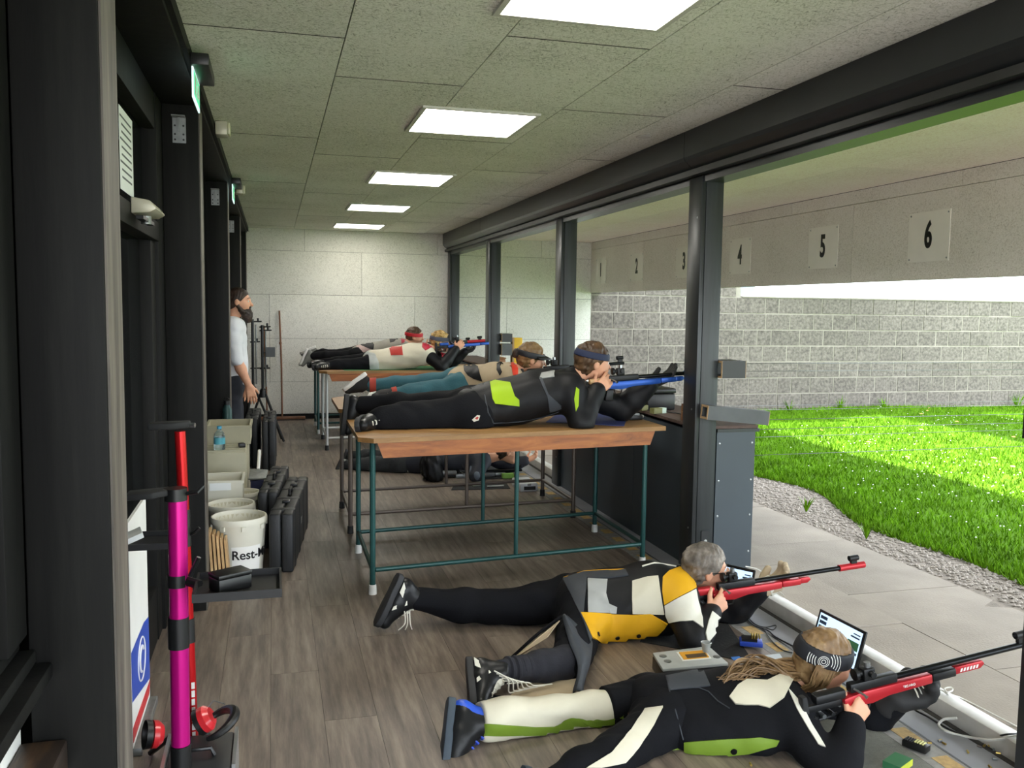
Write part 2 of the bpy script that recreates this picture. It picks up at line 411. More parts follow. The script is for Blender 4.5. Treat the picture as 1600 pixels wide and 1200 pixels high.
# block wall at the end of the range bay
M_mortar = mat('mortar', '9a9389', 0.95, var=0.12, scale=12, bump=0.3)
M_block = mat('concrete_block', '6f6862', 0.95, var=0.42, scale=26, bump=0.5, bscale=70, rand=0.08)
wb = root('wall_block', (9, 12.25, 0), kind='structure', label='grey concrete block side wall of the range')
part('mortar_bed', box((4.46, 12.258, -0.05), (17, 12.42, 1.735)), M_mortar, wb)
part('mortar_bed', box((4.46, 12.258, 1.735), (6.88, 12.42, 2.6)), M_mortar, wb)
bh = 0.247
BLK = {}
for L_ in (0.24, 0.34, 0.42, 0.50):
    mb_ = box((-L_ / 2 + .010, 0, -bh / 2 + .010), (L_ / 2 - .010, 0.03, bh / 2 - .010)); me = mb_.mesh('block'); me.materials.append(M_block); BLK[L_] = me
for row in range(10):
    z = 0.005 + bh * (row + 0.5); x = 4.465; xe = 16.4 if row < 7 else 6.86
    while x < xe - 0.1:
        L_ = random.choice((0.42, 0.42, 0.42, 0.50, 0.34, 0.24)) if x + 0.5 < xe else 0.24
        if x + L_ > xe: break
        o = bpy.data.objects.new('block', BLK[L_]); COL.objects.link(o); o.parent = wb
        o.matrix_parent_inverse = Matrix.Translation((-9, -12.25, 0)); o.location = (x + L_ / 2, 12.25 + random.uniform(-0.004, 0.006), z)
        x += L_
cap = root('wall_coping', (11, 12.3, 1.74), kind='structure', label='thin coping along the block wall')
for k in range(12):
    part('coping_tile', box((6.90 + k * 0.86, 12.235, 1.735), (7.752 + k * 0.86, 12.44, 1.75 + random.uniform(0, .004))), M_mortar, cap)
bs = root('sheet_panel', (6.95, 12.3, 1.75), label='pale blue sheet panel at the stepped end of the block wall', cat='panel')
part('sheet', box((6.89, 12.28, 1.752), (7.10, 12.30, 2.1)), mat('pale_blue_sheet', '9fc0ea', 0.4, var=0.02), bs)
part('edge_post', box((7.10, 12.27, 1.752), (7.13, 12.31, 2.1)), M_white, bs)

# ground outside: slabs, gravel, lawn
gd = root('ground', (8, 5, -0.05), kind='structure', label='bare earth beneath lawn and gravel')
def gz(x, y): return 0.02 * math.sin(x * 1.3 + y * 0.7) + 0.015 * math.sin(y * 2.1) - 0.03
nx, ny = 60, 50
mb = MB(); xs = np.linspace(3.6, 24, nx); ys = np.linspace(-6, 12.4, ny)
mb.add([(a, b, gz(a, b) - 0.012) for a in xs for b in ys], [(i * ny + j, (i + 1) * ny + j, (i + 1) * ny + j + 1, i * ny + j + 1) for i in range(nx - 1) for j in range(ny - 1)])
mb.smooth = True
part('earth', mb, mat('gravel_earth', '857c72', 0.95, var=0.25, scale=25, bump=0.6, bscale=120), gd)
sl = root('pavement', (3.1, 4, 0), kind='structure', label='concrete paving slabs outside the firing line')
part('bedding', box((2.5, Y0, -0.1), (3.74, YB, -0.03)), M_gap, sl)
for (xa, xb), yo in (((2.503, 3.0), 5.17), ((3.0, 3.73), 5.12)):
    y = yo - 1.03 * 8 - (0.5 if xa < 2.9 else 0)
    while y < YB:
        dz = random.uniform(-.003, .003)
        part('paving_slab', box((xa + .003, max(y, Y0) + .003, -0.05), (xb - .003, min(y + 1.03, YB) - .003, -0.008 + dz)), M_conc, sl)
        y += 1.03
def edge_x(y): return 4.25 + 0.14 * math.sin(y * 1.1) + 0.08 * math.sin(y * 2.9 + 1) + 0.05 * (y - 4)
# pebbles
n = 9000
mb = MB()
ov = np.array([(1, 0, 0), (-1, 0, 0), (0, 1, 0), (0, -1, 0), (0, 0, 1), (0, 0, -1)], float); of = [(0, 2, 4), (2, 1, 4), (1, 3, 4), (3, 0, 4), (2, 0, 5), (1, 2, 5), (3, 1, 5), (0, 3, 5)]
for k in range(n):
    y = rng.uniform(1.5, 12.2); x = 3.75 + (edge_x(y) + 0.15 - 3.75) * rng.uniform(0, 1) ** 0.9
    s = rng.uniform(.006, .02)
    mb.add(ov * np.array([s, s * rng.uniform(.6, 1), s * .6]) + (x, y, gz(x, y) - 0.008), of)
tag(part('gravel', mb, mat('gravel_stones', '9a9289', 0.9, var=0.35, scale=60)), 'strip of grey gravel between paving and lawn', 'gravel', kind='stuff')
# lawn: turf mound plus blades
mb = MB(); nx, ny = 70, 50; xs = np.linspace(0, 1, nx); ys = np.linspace(-6, 12.24, ny)
def lawn_pt(u, y):
    e = edge_x(y); x = e + (24 - e) * u ** 1.6
    return (x, y, gz(x, y) + 0.03 * min(1, (x - e) * 3))
mb.add([lawn_pt(u, y) for u in xs for y in ys], [(i * ny + j, (i + 1) * ny + j, (i + 1) * ny + j + 1, i * ny + j + 1) for i in range(nx - 1) for j in range(ny - 1)])
mb.smooth = True
lw = part('lawn', mb, mat('turf', '486a12', 0.95, spec=0.1, var=0.3, scale=6, bump=0.5, bscale=40)); tag(lw, 'bright green lawn down the range', 'lawn', kind='stuff')
NB = 130000
u = rng.uniform(0, 1, NB) ** 1.5; yb_ = rng.uniform(0.5, 12.2, NB)
ex = 4.25 + 0.14 * np.sin(yb_ * 1.1) + 0.08 * np.sin(yb_ * 2.9 + 1) + 0.05 * (yb_ - 4)
xb_ = ex - 0.05 + (13.5 - ex) * u
zb_ = 0.02 * np.sin(xb_ * 1.3 + yb_ * .7) + .015 * np.sin(yb_ * 2.1) - .03 + .03 * np.clip((xb_ - ex) * 3, 0, 1)
a = rng.uniform(0, 2 * np.pi, NB); hgt = rng.uniform(.025, .06, NB); wd = rng.uniform(.004, .008, NB); le = rng.uniform(-.035, .035, (NB, 2))
V = np.zeros((NB, 3, 3)); V[:, 0] = np.stack([xb_ + wd * np.cos(a), yb_ + wd * np.sin(a), zb_ - .005], 1); V[:, 1] = np.stack([xb_ - wd * np.cos(a), yb_ - wd * np.sin(a), zb_ - .005], 1)
V[:, 2] = np.stack([xb_ + le[:, 0], yb_ + le[:, 1], zb_ + hgt], 1)
me = bpy.data.meshes.new('grass_blades'); me.from_pydata(V.reshape(-1, 3).tolist(), [], np.arange(NB * 3).reshape(-1, 3).tolist())
gm = mat('grass_blade', '5c8614', 0.85, spec=0.1, var=0.3, scale=3)
link('grass_blades', me, gm, lw, kind='stuff')
mb = MB()
for k in range(300):
    cx, cy = rng.choice([(6.6, 9.0), (6.1, 7.0), (9, 10.2), (5.6, 6.0)], axis=0) + rng.normal(0, 0.7, 2)
    if cy > 12 or cx < edge_x(cy) + .1: continue
    mb.add(ov * np.array([.008, .008, .006]) + (cx, cy, gz(cx, cy) + .075), of)
link('clover_flowers', mb.mesh('clover_flowers'), M_white, lw, kind='stuff')
mb = MB()
for k in range(60):
    cx, cy = rng.uniform(5, 11), rng.uniform(4, 12); an = rng.uniform(0, 6)
    c, s = math.cos(an) * .035, math.sin(an) * .035; z = gz(cx, cy) + .075
    mb.add([(cx + c, cy + s, z), (cx - s * .6, cy + c * .6, z + .01), (cx - c, cy - s, z + .005), (cx + s * .6, cy - c * .6, z)], [(0, 1, 2, 3)])
link('fallen_leaves', mb.mesh('fallen_leaves'), mat('dry_leaf', 'b58a4a', 0.8), lw, kind='stuff')
# weeds at the gravel and wall foot
for k, (x, y, hh) in enumerate([(4.0, 6.0, .16), (3.95, 5.2, .18), (4.6, 4.3, .1), (7.7, 12.1, .3), (8.6, 12.1, .34), (9.4, 12.1, .25), (12.0, 12.1, .45)]):
    mb = MB()
    for j in range(26):
        an = rng.uniform(0, 6.28); l_ = hh * rng.uniform(.35, 0.8); d = np.array([math.cos(an) * .8 * rng.uniform(.3, 1), math.sin(an) * .8 * rng.uniform(.3, 1), 1]); b0 = np.array([x, y, gz(x, y) - .01]); tip = b0 + d * l_; sd_ = np.array([-math.sin(an), math.cos(an), 0]) * .006
        mid = (b0 + tip) / 2 + np.array([0, 0, .02])
        mb.add([b0 - sd_ * .4, b0 + sd_ * .4, mid + sd_, tip, mid - sd_], [(0, 1, 2, 3, 4)])
    tag(part('weed', mb, gm), ['small weed tuft on the gravel near the counter', 'weed tuft at the gravel edge by the paving', 'low weed tuft in the gravel near the lawn edge', 'weed at the foot of the block wall nearest the post', 'tall weed at the foot of the block wall left of centre', 'small weed at the foot of the block wall', 'tallest weed at the far right foot of the block wall'][k], 'weed', 'weeds')

# recessed LED panels
for i, (ya, yb) in enumerate([(2.42, 3.06), (4.53, 5.18), (6.75, 7.42), (8.95, 9.55), (11.1, 11.72)]):
    r = root('ceiling_light', (1.05, (ya + yb) / 2, H), label='square white LED ceiling panel, %s' % ['nearest, cut off by the picture top', 'second from the viewer', 'third from the viewer, the middle one', 'fourth from the viewer', 'farthest, next to the end wall'][i], cat='light', group='LED ceiling panels')
    xa, xb = 0.735, 1.355
    fr = MB(); t = 0.022
    for lo, hi in (((xa, ya), (xb, ya + t)), ((xa, yb - t), (xb, yb)), ((xa, ya + t), (xa + t, yb - t)), ((xb - t, ya + t), (xb, yb - t))):
        fr.box((lo[0], lo[1], H - 0.012), (hi[0], hi[1], H - 0.0002))
    part('frame', fr, M_frame, r)
    part('diffuser', box((xa + t, ya + t, H - 0.008), (xb - t, yb - t, H - 0.0005)), M_lens, r)
for i, (px, py) in enumerate([(1005, 213), (850, 268), (760, 318)]):
    c = at(px, py, z=H)
    dl = root('downlight', c, label='small round flush spot in the ceiling beside the shutter housing, %s' % ['nearest', 'middle', 'farthest'][i], cat='light', group='round ceiling spots')
    part('ring', MB().lathe((c[0], c[1], H), [(0.04, -0.001), (0.042, -0.006), (0.03, -0.008), (0.0, -0.006)], 20), M_frame, dl)

# ================================================================== LEFT WALL
lp = [(2.0, 2.19), (4.56, 4.735), (7.28, 7.46), (9.93, 10.11), (12.04, 12.22)]
M_notice = mat('notice_paper', 'dfe3e2', 0.7, var=0.02)
for i, (ya, yb) in enumerate(lp):
    r = root('timber_post', (-0.41, ya, 0), kind='structure', label='black stained timber post of the window wall')
    part('post_core', box((-0.50, ya, 0), (-0.336, yb, 2.46)), M_black, r, bevel=0.004)
    part('worn_lit_face', box((-0.3355, ya + 0.006, 0), (-0.331, yb - 0.004, 2.455)), M_worn_lit, r)  # worn post face, coloured paler for the light grazing it
    if i:
        bm_ = MB().box((-0.452, ya - 0.004, 2.28), (-0.392, ya - 0.0005, 2.40)); bm_.box((-0.452, ya - 0.06, 2.3965), (-0.392, ya - 0.004, 2.40))
        br = part('angle_bracket', bm_, M_galv, r)
        part('rib', box((-0.427, ya - 0.02, 2.33), (-0.417, ya - 0.004, 2.396)), M_galv, br)
        for a in (-0.441, -0.403):
            for z in (2.295, 2.32, 2.36):
                part('bolt_hole', MB().lathe((a, ya - 0.0045, z), [(0.005, 0), (0.005, 0.001), (0, 0.001)], 8, (0, -1, 0)), M_blackp, br)
bl_ = root('trim_3', (-0.4, 5, 2.49), kind='structure', label='black timber beam on top of the left posts')
part('beam', box((-0.60, Y0, 2.46), (-0.325, YB, H - 0.0005)), M_black, bl_, bevel=0.003)
part('beam_batten', box((-0.3248, Y0, 2.478), (-0.305, YB, H - 0.001)), M_black, bl_)
wl = root('wall_left', (-0.58, 5, 0), kind='structure', label='black timber and glass wall of the clubhouse')
part('wall_panel', box((-0.66, Y0, 0), (-0.60, YB, 2.46)), M_black, wl)
# bay nearest the viewer: window jambs, stepped sill, white wall below, ledge
part('white_wall', box((-0.60, Y0, 0.0), (-0.52, 1.998, 0.735)), M_white, wl)
for xa, xb, ya, yb in ((-0.60, -0.50, 1.86, 1.995), (-0.60, -0.53, 1.72, 1.859), (-0.60, -0.55, 1.64, 1.719)):
    part('window_jamb', box((xa, ya, 0.83), (xb, yb, 2.46)), M_black, wl, bevel=0.004)
for xa, xb, za, zb in ((-0.60, -0.515, 0.80, 0.83), (-0.60, -0.485, 0.77, 0.799), (-0.60, -0.455, 0.736, 0.769)):
    part('sill_step', box((xa, Y0, za), (xb, 1.996, zb)), M_black, wl, bevel=0.004)
part('ledge', box((-0.519, Y0, 0.53), (-0.43, 1.995, 0.60)), streak_mat('worn_brown_timber', '1c1613', '33261d', '6b4d31', 3, (6, 1, 6)), wl, bevel=0.006)
# other bays: jambs, transoms, dark glass
M_glass = mat('dark_window_glass', '0d1011', 0.06, var=0.0, spec=0.6)
for i, (ya, yb) in enumerate([(2.19, 4.56), (4.735, 7.28), (7.46, 9.93), (10.11, 12.04)]):
    w = root('door_1' if i == 0 else 'window_%d' % i, (-0.55, (ya + yb) / 2, 0), kind='structure', label=['black framed glass door with a printed notice', 'black framed window behind the buckets', 'black framed window behind the standing person', 'black framed window nearest the end wall'][i])
    zb = 0.0 if i == 0 else 0.85
    part('jamb', box((-0.599, ya + .001, 0), (-0.50, ya + 0.09, 2.459)), M_black, w, bevel=0.003)
    part('jamb', box((-0.599, yb - 0.22, 0), (-0.50, yb - .001, 2.459)), M_black, w, bevel=0.003)
    part('head', box((-0.599, ya + 0.091, 2.30), (-0.505, yb - 0.221, 2.459)), M_black, w, bevel=0.003)
    part('transom', box((-0.599, ya + 0.091, 1.80), (-0.495, yb - 0.221, 1.885)), M_black, w, bevel=0.003)
    part('stile', box((-0.599, yb - 0.36, zb + .001), (-0.515, yb - 0.222, 1.799)), M_black, w, bevel=0.003)
    part('panel', box((-0.599, ya + 0.091, 0), (-0.52, yb - 0.221, 0.84 if i else 0.25)), M_black, w, bevel=0.003)
    part('pane', box((-0.57, ya + 0.091, 1.886), (-0.562, yb - 0.221, 2.299)), M_glass, w)
    part('pane', box((-0.57, ya + 0.091, 0.841 if i else 0.251), (-0.562, yb - 0.361, 1.799)), M_glass, w)
nt_ = root('paper_notice', (-0.5, 3.55, 2.05), label='white printed notice sheet on the glass above the door closer', cat='notice')
part('sheet', box((-0.506, 3.36, 1.915), (-0.5045, 3.66, 2.20)), M_notice, nt_)
for k in range(9):
    part('print_line', box((-0.5044, 3.40 if k % 3 else 3.37, 2.165 - k * 0.026), (-0.5038, 3.62, 2.172 - k * 0.026)), mat('grey_print', '53585a', 0.7), nt_)
dc = root('door_closer', (-0.46, 3.6, 1.85), label='cream metal door closer under the notice', cat='door closer')
M_cream = mat('cream_metal', 'b9b5a3', 0.4, 0.2, var=0.08)
part('body', MB().prism([(-0.494, 3.50, 1.845), (-0.494, 3.50, 1.905), (-0.43, 3.50, 1.895), (-0.405, 3.50, 1.865), (-0.43, 3.50, 1.85)], (0, 0.27, 0)), M_cream, dc, bevel=0.006)
part('arm', box((-0.47, 3.45, 1.822), (-0.445, 3.75, 1.835)), M_blackp, dc)
part('pivot', MB().lathe((-0.455, 3.60, 1.815), [(0, 0), (0.018, 0), (0.018, 0.03), (0, 0.03)], 12), M_galv, dc)

# exit signs on the beam
M_green = mat('exit_green', '3fae7c', 0.3, emit=0.5, var=0.0)
M_edge = mat('acrylic_edge', 'cfeee8', 0.2, emit=0.4, var=0.0)
for i, ya in enumerate((3.80, 7.35)):
    r = root('exit_sign', (-0.29, ya, 2.45), label=['green exit sign with black lamp box, nearer of two', 'green exit sign with black lamp box, farther of two'][i], cat='sign', group='exit signs on the beam')
    part('lamp_box', box((-0.304, ya - 0.03, 2.455), (-0.235, ya + 0.33, 2.50)), M_blackp, r, bevel=0.004)
    part('acrylic_plate', box((-0.302, ya + 0.0, 2.335), (-0.296, ya + 0.31, 2.4548)), M_edge, r)
    part('green_print', box((-0.2958, ya + 0.02, 2.35), (-0.2945, ya + 0.29, 2.445)), M_green, r)
    fg = MB().tube([(-0.294, ya + 0.20, 2.37), (-0.294, ya + 0.17, 2.395), (-0.294, ya + 0.17, 2.415)], 0.006, 6); fg.tube([(-0.294, ya + 0.14, 2.365), (-0.294, ya + 0.17, 2.395)], 0.006, 6)
    fg.lathe((-0.297, ya + 0.165, 2.43), [(0, 0), (0.009, 0), (0.009, 0.004), (0, 0.004)], 10, (1, 0, 0)); fg.box((-0.2945, ya + 0.05, 2.36), (-0.2935, ya + 0.10, 2.435))
    part('pictogram', fg, M_white, r)
for i, (y, s) in enumerate(((2.85, 1.0), (5.25, 1.0), (7.95, 1.0))):
    r = root('emergency_lamp', (-0.27, y, H), label=['small cream junction box at the ceiling edge, nearest', 'small cream emergency lamp at the ceiling edge, middle one', 'small cream emergency lamp at the ceiling edge, farthest'][i], cat='lamp', group='cream boxes on the ceiling edge')
    part('housing', box((-0.30, y, H - 0.075), (-0.235, y + 0.12, H - 0.0006)), M_cream, r, bevel=0.006)
    part('cover', box((-0.2348, y + 0.01, H - 0.07), (-0.222, y + 0.11, H - 0.006)), mat('cream_cover', 'd8d3bd', 0.4), r, bevel=0.005)

# ================================================================== FURNITURE AT THE FIRING LINE
M_top = streak_mat('worn_plywood', '785831', '926c3f', 'a8824e', 3.0, (1, 7, 7), rough=0.5, rand=0.05, bump=0.08)
M_fascia = streak_mat('pine_board', '6c3812', '96541f', 'b06c2f', 2.4, (1.2, 9, 9), rough=0.42, rand=0.05, bump=0.1, knots=0.8)
M_ftop = mat('brown_counter_board', '5d4a42', 0.7, var=0.22, scale=30)
TOPZ = 0.84
def table(loc, rz, L_, D_, fm, label, feet=True):
    sh = math.tan(math.radians(rz)); q_ = lambda pts: [(a, b + a * sh, c) for a, b, c in pts]
    r = root('shooting_table', (loc[0], loc[1], 0), label=label, cat='table', group='shooting tables')
    rad = 0.0155
    legs = [(0, 0), (L_, 0), (0, D_), (L_, D_)]
    for (a, b) in legs:
        b = b + a * sh
        lg = part('leg', MB().tube([(a, b, 0.012), (a, b, TOPZ - 0.026)], rad, 10), fm, r, local=True)
        part('foot_cap', MB().lathe((a, b, 0), [(0, 0), (rad + .006, 0), (rad + .004, 0.05), (rad, 0.052)], 12), M_white if feet else M_rubber, lg, local=True)
    for b in (0, D_):
        part('lower_rail', MB().tube(q_([(rad, b, 0.13), (L_ - rad, b, 0.13)]), 0.0125, 10), fm, r, local=True)
        part('middle_leg', MB().tube(q_([(L_ * 0.5, b, 0.1425), (L_ * 0.5, b, TOPZ - 0.026)]), 0.0125, 10), fm, r, local=True)
    for a in (0, L_):
        part('side_rail', MB().tube(q_([(a, rad, 0.13), (a, D_ - rad, 0.13)]), 0.0125, 10), fm, r, local=True)
    o, c = 0.075, 0.075
    x0, x1, y0, y1 = -o, L_ + 0.11, -0.055, D_ + 0.07
    part('tabletop', MB().prism(q_([(x0, y0 + c, TOPZ - 0.025), (x0 + c, y0, TOPZ - 0.025), (x1, y0, TOPZ - 0.025), (x1, y1, TOPZ - 0.025), (x0 + c, y1, TOPZ - 0.025), (x0, y1 - c, TOPZ - 0.025)]), (0, 0, 0.025)), M_top, r, local=True)
    for b in (y0 + 0.004, y1 - 0.026):
        part('fascia', MB().prism(q_([(0.02, b, TOPZ - 0.026), (x1 - 0.07, b, TOPZ - 0.026), (x1 - 0.10, b, TOPZ - 0.105), (0.05, b, TOPZ - 0.105)]), (0, 0.022, 0)), M_fascia, r, local=True)
    return r
M_tgreen = mat('dark_green_enamel', '1d4a48', 0.4, 0.2, var=0.08)
M_tbrown = mat('brown_grey_enamel', '5b514a', 0.4, 0.3, var=0.08)
M_tsilver = mat('silver_enamel', 'b6b8b6', 0.35, 0.4, var=0.05)
T1 = table((0.495, 4.64), 6.5, 1.62, 0.82, M_tgreen, 'nearest shooting table with green tube frame and white feet')
T2 = table((0.487, 5.95), 4.5, 1.62, 0.77, M_tbrown, 'shooting table with brown tube frame behind the nearest one', False)
T3 = table((0.535, 9.50), 4.0, 1.60, 0.80, M_tsilver, 'shooting table with silver tube frame, third from the viewer', False)
T4 = table((0.505, 10.75), 3.0, 1.60, 0.76, M_tgreen, 'farthest shooting table with green frame by the end wall')
gmat = root('shooting_mat', (1.4, 9.9, TOPZ), label='green shooting mat on the silver framed table', cat='mat')
part('mat_sheet', MB().prism([(0.72, 9.52, TOPZ + .001), (2.15, 9.62, TOPZ + .001), (2.12, 10.22, TOPZ + .001), (0.70, 10.15, TOPZ + .001)], (0, 0, 0.003)), mat('green_felt', '2f6b3c', 0.9, bump=0.2), gmat)

def counter(ya, yb, label):
    r = root('counter', (2.55, (ya + yb) / 2, 0), label=label, cat='counter', group='counters between the posts')
    n_ = 3; w_ = (yb - ya) / n_
    for k in range(n_):
        part('front_panel', box((2.372, ya + k * w_ + .002, 0.0), (2.392, ya + (k + 1) * w_ - .002, 0.815)), M_counter, r)
    part('end_panel', box((2.487, ya - 0.165, -0.01), (2.735, ya - 0.145, 0.815)), M_counter, r)
    part('body', box((2.51, ya - 0.144, -0.01), (2.735, yb + 0.1, 0.8145)), M_counter, r)
    part('top_edge', box((2.487, ya - 0.17, 0.816), (2.76, yb + 0.12, 0.835)), M_anth, r)
    part('top', MB().prism([(2.372, ya + .002, 0.836), (2.4805, ya + .002, 0.836), (2.4805, ya - 0.16, 0.836), (2.755, ya - 0.16, 0.836), (2.755, yb + 0.11, 0.836), (2.4805, yb + 0.11, 0.836), (2.4805, yb - .002, 0.836), (2.372, yb - .002, 0.836)], (0, 0, 0.018)), M_ftop, r)
    for x in (2.505, 2.715):
        for z in (0.75, 0.53, 0.32, 0.1):
            part('screw', MB().lathe((x, ya - 0.165, z), [(0.007, 0), (0.006, 0.003), (0, 0.004)], 8, (0, -1, 0)), M_screw, r)
    return r
counter(4.812, 7.172, 'slate grey counter between the posts beside the nearest table')
counter(9.945, 12.078, 'slate grey counter between the two farthest posts')

# boxes and brackets fixed to the posts
M_mdf = mat('mdf_edge', 'a98c68', 0.8, var=0.1)
def open_box(lo, hi, label, name='arm_rest_box', tilt=0.0, face=M_blackp, group='boxes on the posts', rim=M_mdf):
    r = root(name, ((lo[0] + hi[0]) / 2, lo[1], lo[2]), label=label, cat='box', group=group)
    (x0, y0, z0), (x1, y1, z1) = lo, hi; t = 0.012
    parts_ = [('bottom_board', (x0, y0, z0), (x1, y1, z0 + t)), ('top_board', (x0, y0, z1 - t), (x1, y1, z1)), ('side_board', (x0, y0, z0 + t), (x1, y0 + t, z1 - t)), ('side_board', (x0, y1 - t, z0 + t), (x1, y1, z1 - t))]
    for nme, a, b in parts_:
        part(nme, box(a, b), face, r)
        part('cut_edge', box((b[0], a[1], a[2]), (b[0] + 0.003, b[1], b[2])), rim, r)
        part('cut_edge', box((a[0] - 0.003, a[1], a[2]), (a[0], b[1], b[2])), rim, r)
    if tilt:
        r.rotation_euler = (0, math.radians(tilt), 0)
    return r
open_box((2.482, 4.60, 1.135), (2.63, 4.78, 1.235), 'black open box on the outer side of the near post')
open_box((2.37, 4.55, 0.885), (2.76, 4.635, 0.965), 'grey tilted box rail across the near post above the counter', tilt=6.0, face=mat('grey_laminate', '4a4d4f', 0.5))
open_box((2.482, 9.70, 1.14), (2.60, 9.90, 1.235), 'black open box on the second farthest post')
open_box((2.482, 9.70, 0.99), (2.60, 9.86, 1.12), 'grey open box below the black one on the second farthest post', face=mat('grey_laminate', '4a4d4f', 0.5))
open_box((2.30, 2.20, 1.13), (2.342, 2.29, 1.27), 'black bracket box cut off by the right picture edge', rim=M_blackp)
yb_ = root('yellow_box', (2.68, 9.8, 0.95), label='yellow box on the counter behind the teal trousered shooter', cat='box')
part('case', box((2.625, 9.70, 0.853), (2.72, 9.80, 1.19)), mat('yellow_card', 'e0b520', 0.5), yb_, bevel=0.004)
part('spine', box((2.608, 9.70, 0.853), (2.6245, 9.80, 1.19)), M_mdf, yb_)
hp = root('hinge_plate', (2.43, 4.63, 0.3), label='grey steel hinge plate low on the near post', cat='hinge')
part('plate', box((2.40, 4.634, 0.10), (2.45, 4.641, 0.24)), M_anth, hp)
part('bolt', MB().lathe((2.425, 4.634, 0.18), [(0.012, 0), (0.011, 0.006), (0, 0.008)], 6, (0, -1, 0)), M_galv, hp)

# wires stretched down the range
M_wire = mat('galvanised_wire', '6d706f', 0.4, 0.7)
for k, (py, Y) in enumerate([(568, 6.3), (580, 6.3), (634, 7.6), (641, 7.6), (656, 5.4), (671, 5.4), (683, 6.3), (711, 5.4)]):
    a_ = at(1190, py, y=Y)
    w = part('range_wire', MB().tube([(2.80, Y, a_[2]), (16, Y, a_[2])], 0.0022, 5), M_wire)
    tag(w, 'thin steel wire stretched down the range, %s from the top' % ['first', 'second', 'third', 'fourth', 'fifth', 'sixth', 'seventh', 'eighth'][k], 'wire', 'range wires')

# ================================================================== THINGS ALONG THE LEFT WALL
def rbox(lo, hi): return MB().box(lo, hi)
M_mag = mat('magenta_anodised', 'd0158a', 0.28, 0.55, var=0.03)
M_redan = mat('red_anodised', 'c0141c', 0.28, 0.55, var=0.03)
M_tray = mat('black_tray', '18191b', 0.5)
# magenta stand
sx, sy = -0.272, 2.65
st = root('equipment_stand', (sx, sy, 0), label='magenta tube equipment stand with black tray, beside the near post', cat='stand', group='equipment stands')
part('tube', MB().tube([(sx, sy, 0.245), (sx + .004, sy, 0.99)], 0.0262, 20), M_mag, st)
part('lower_clamp', MB().tube([(sx, sy, 0.10), (sx, sy, 0.244)], 0.029, 16), M_blackp, st)
part('collar', MB().tube([(sx, sy, 0.535), (sx, sy, 0.625)], 0.0295, 16), M_blackp, st)
part('tray_clamp', MB().tube([(sx, sy, 0.715), (sx, sy, 0.75)], 0.0285, 16), M_blackp, st)
cl_ = part('top_clamp', MB().tube([(sx, sy, 0.965), (sx, sy, 1.0)], 0.031, 16), M_blackp, st)
part('lever', MB().tube([(sx + .03, sy - .01, 0.985), (sx + .06, sy - .02, 0.99), (sx + .075, sy - .01, 1.005)], 0.006, 8), M_blackp, cl_)
pad = MB().prism([(-0.40, 2.61, 0.975), (-0.33, 2.60, 0.98), (-0.29, 2.625, 0.982), (-0.29, 2.68, 0.982), (-0.40, 2.68, 0.975)], (0, 0, 0.018))
part('rest_paddle', pad, M_rubber, st, bevel=0.005)
for k in range(3):
    a_ = -0.5 - k * 1.07
    part('tripod_leg', MB().tube([(sx, sy, 0.14), (sx + .22 * math.cos(a_), sy + .22 * math.sin(a_), 0.012)], 0.012, 8), M_blackp, st)
tr = MB().box((-0.215, 2.50, 0.712), (0.01, 2.70, 0.718))
for lo, hi in (((-0.215, 2.494, 0.712), (0.016, 2.50, 0.736)), ((-0.215, 2.70, 0.712), (0.016, 2.706, 0.736)), ((0.01, 2.50, 0.712), (0.016, 2.70, 0.736)), ((-0.221, 2.494, 0.712), (-0.215, 2.706, 0.736))): tr.box(lo, hi)
tro = part('tray', tr, M_tray, st)
part('tray_arm', MB().tube([(sx + .02, sy, 0.73), (-0.21, sy - .03, 0.724)], 0.014, 8), M_blackp, tro)
part('clamp_lever', MB().tube([(sx + .035, sy - .01, 0.745), (sx + .06, sy - .015, 0.80)], 0.007, 8), M_blackp, st)
bx_ = root('black_box', (-0.12, 2.6, 0.718), label='small black ammunition box lying on the magenta stand tray', cat='box')
part('case', MB().obox((-0.125, 2.585, 0.7385), (_n((.85, .5, 0)), _n((-.5, .85, 0)), Z_), (0.05, 0.032, 0.0195)), M_blackp, bx_, bevel=0.004)
part('lid', MB().obox((-0.125, 2.585, 0.7645), (_n((.85, .5, 0)), _n((-.5, .85, 0)), Z_), (0.051, 0.033, 0.0055)), M_blackp, bx_, bevel=0.003)
M_brass = mat('brass', 'b39a55', 0.3, 0.8)
cs_ = part('cartridge_case', MB().tube([(-0.052, 2.53, 0.723), (-0.045, 2.518, 0.723)], 0.0042, 8), M_brass); tag(cs_, 'brass cartridge case lying on the magenta stand tray', 'cartridge case')
# red stand
rx, ry = -0.292, 3.0
st = root('equipment_stand', (rx, ry, 0), label='thin red tube equipment stand standing behind the magenta one', cat='stand', group='equipment stands')
part('tube', MB().tube([(rx + .022, ry, 0.10), (rx + .008, ry, 0.80)], 0.0175, 16), M_redan, st)
part('upper_tube', MB().tube([(rx + .008, ry, 0.80), (rx, ry, 1.115)], 0.0172, 16), M_redan, st)
for za, zb in ((0.42, 0.50), (0.74, 0.86)):
    part('collar', MB().tube([(rx + .024 - .022 * za, ry, za), (rx + .024 - .022 * zb, ry, zb)], 0.021, 14), M_blackp, st)
for k in range(7):
    part('lettering_bar', box((rx + 0.022, ry - 0.0190, 0.10 + k * 0.028), (rx + 0.032, ry - 0.0150, 0.121 + k * 0.028)), M_white, st)
hd = part('rest_head', MB().prism([(-0.385, 2.97, 1.122), (-0.31, 2.965, 1.124), (-0.26, 2.985, 1.126), (-0.26, 3.02, 1.126), (-0.385, 3.03, 1.122)], (0, 0, 0.022)), M_rubber, st, bevel=0.006)
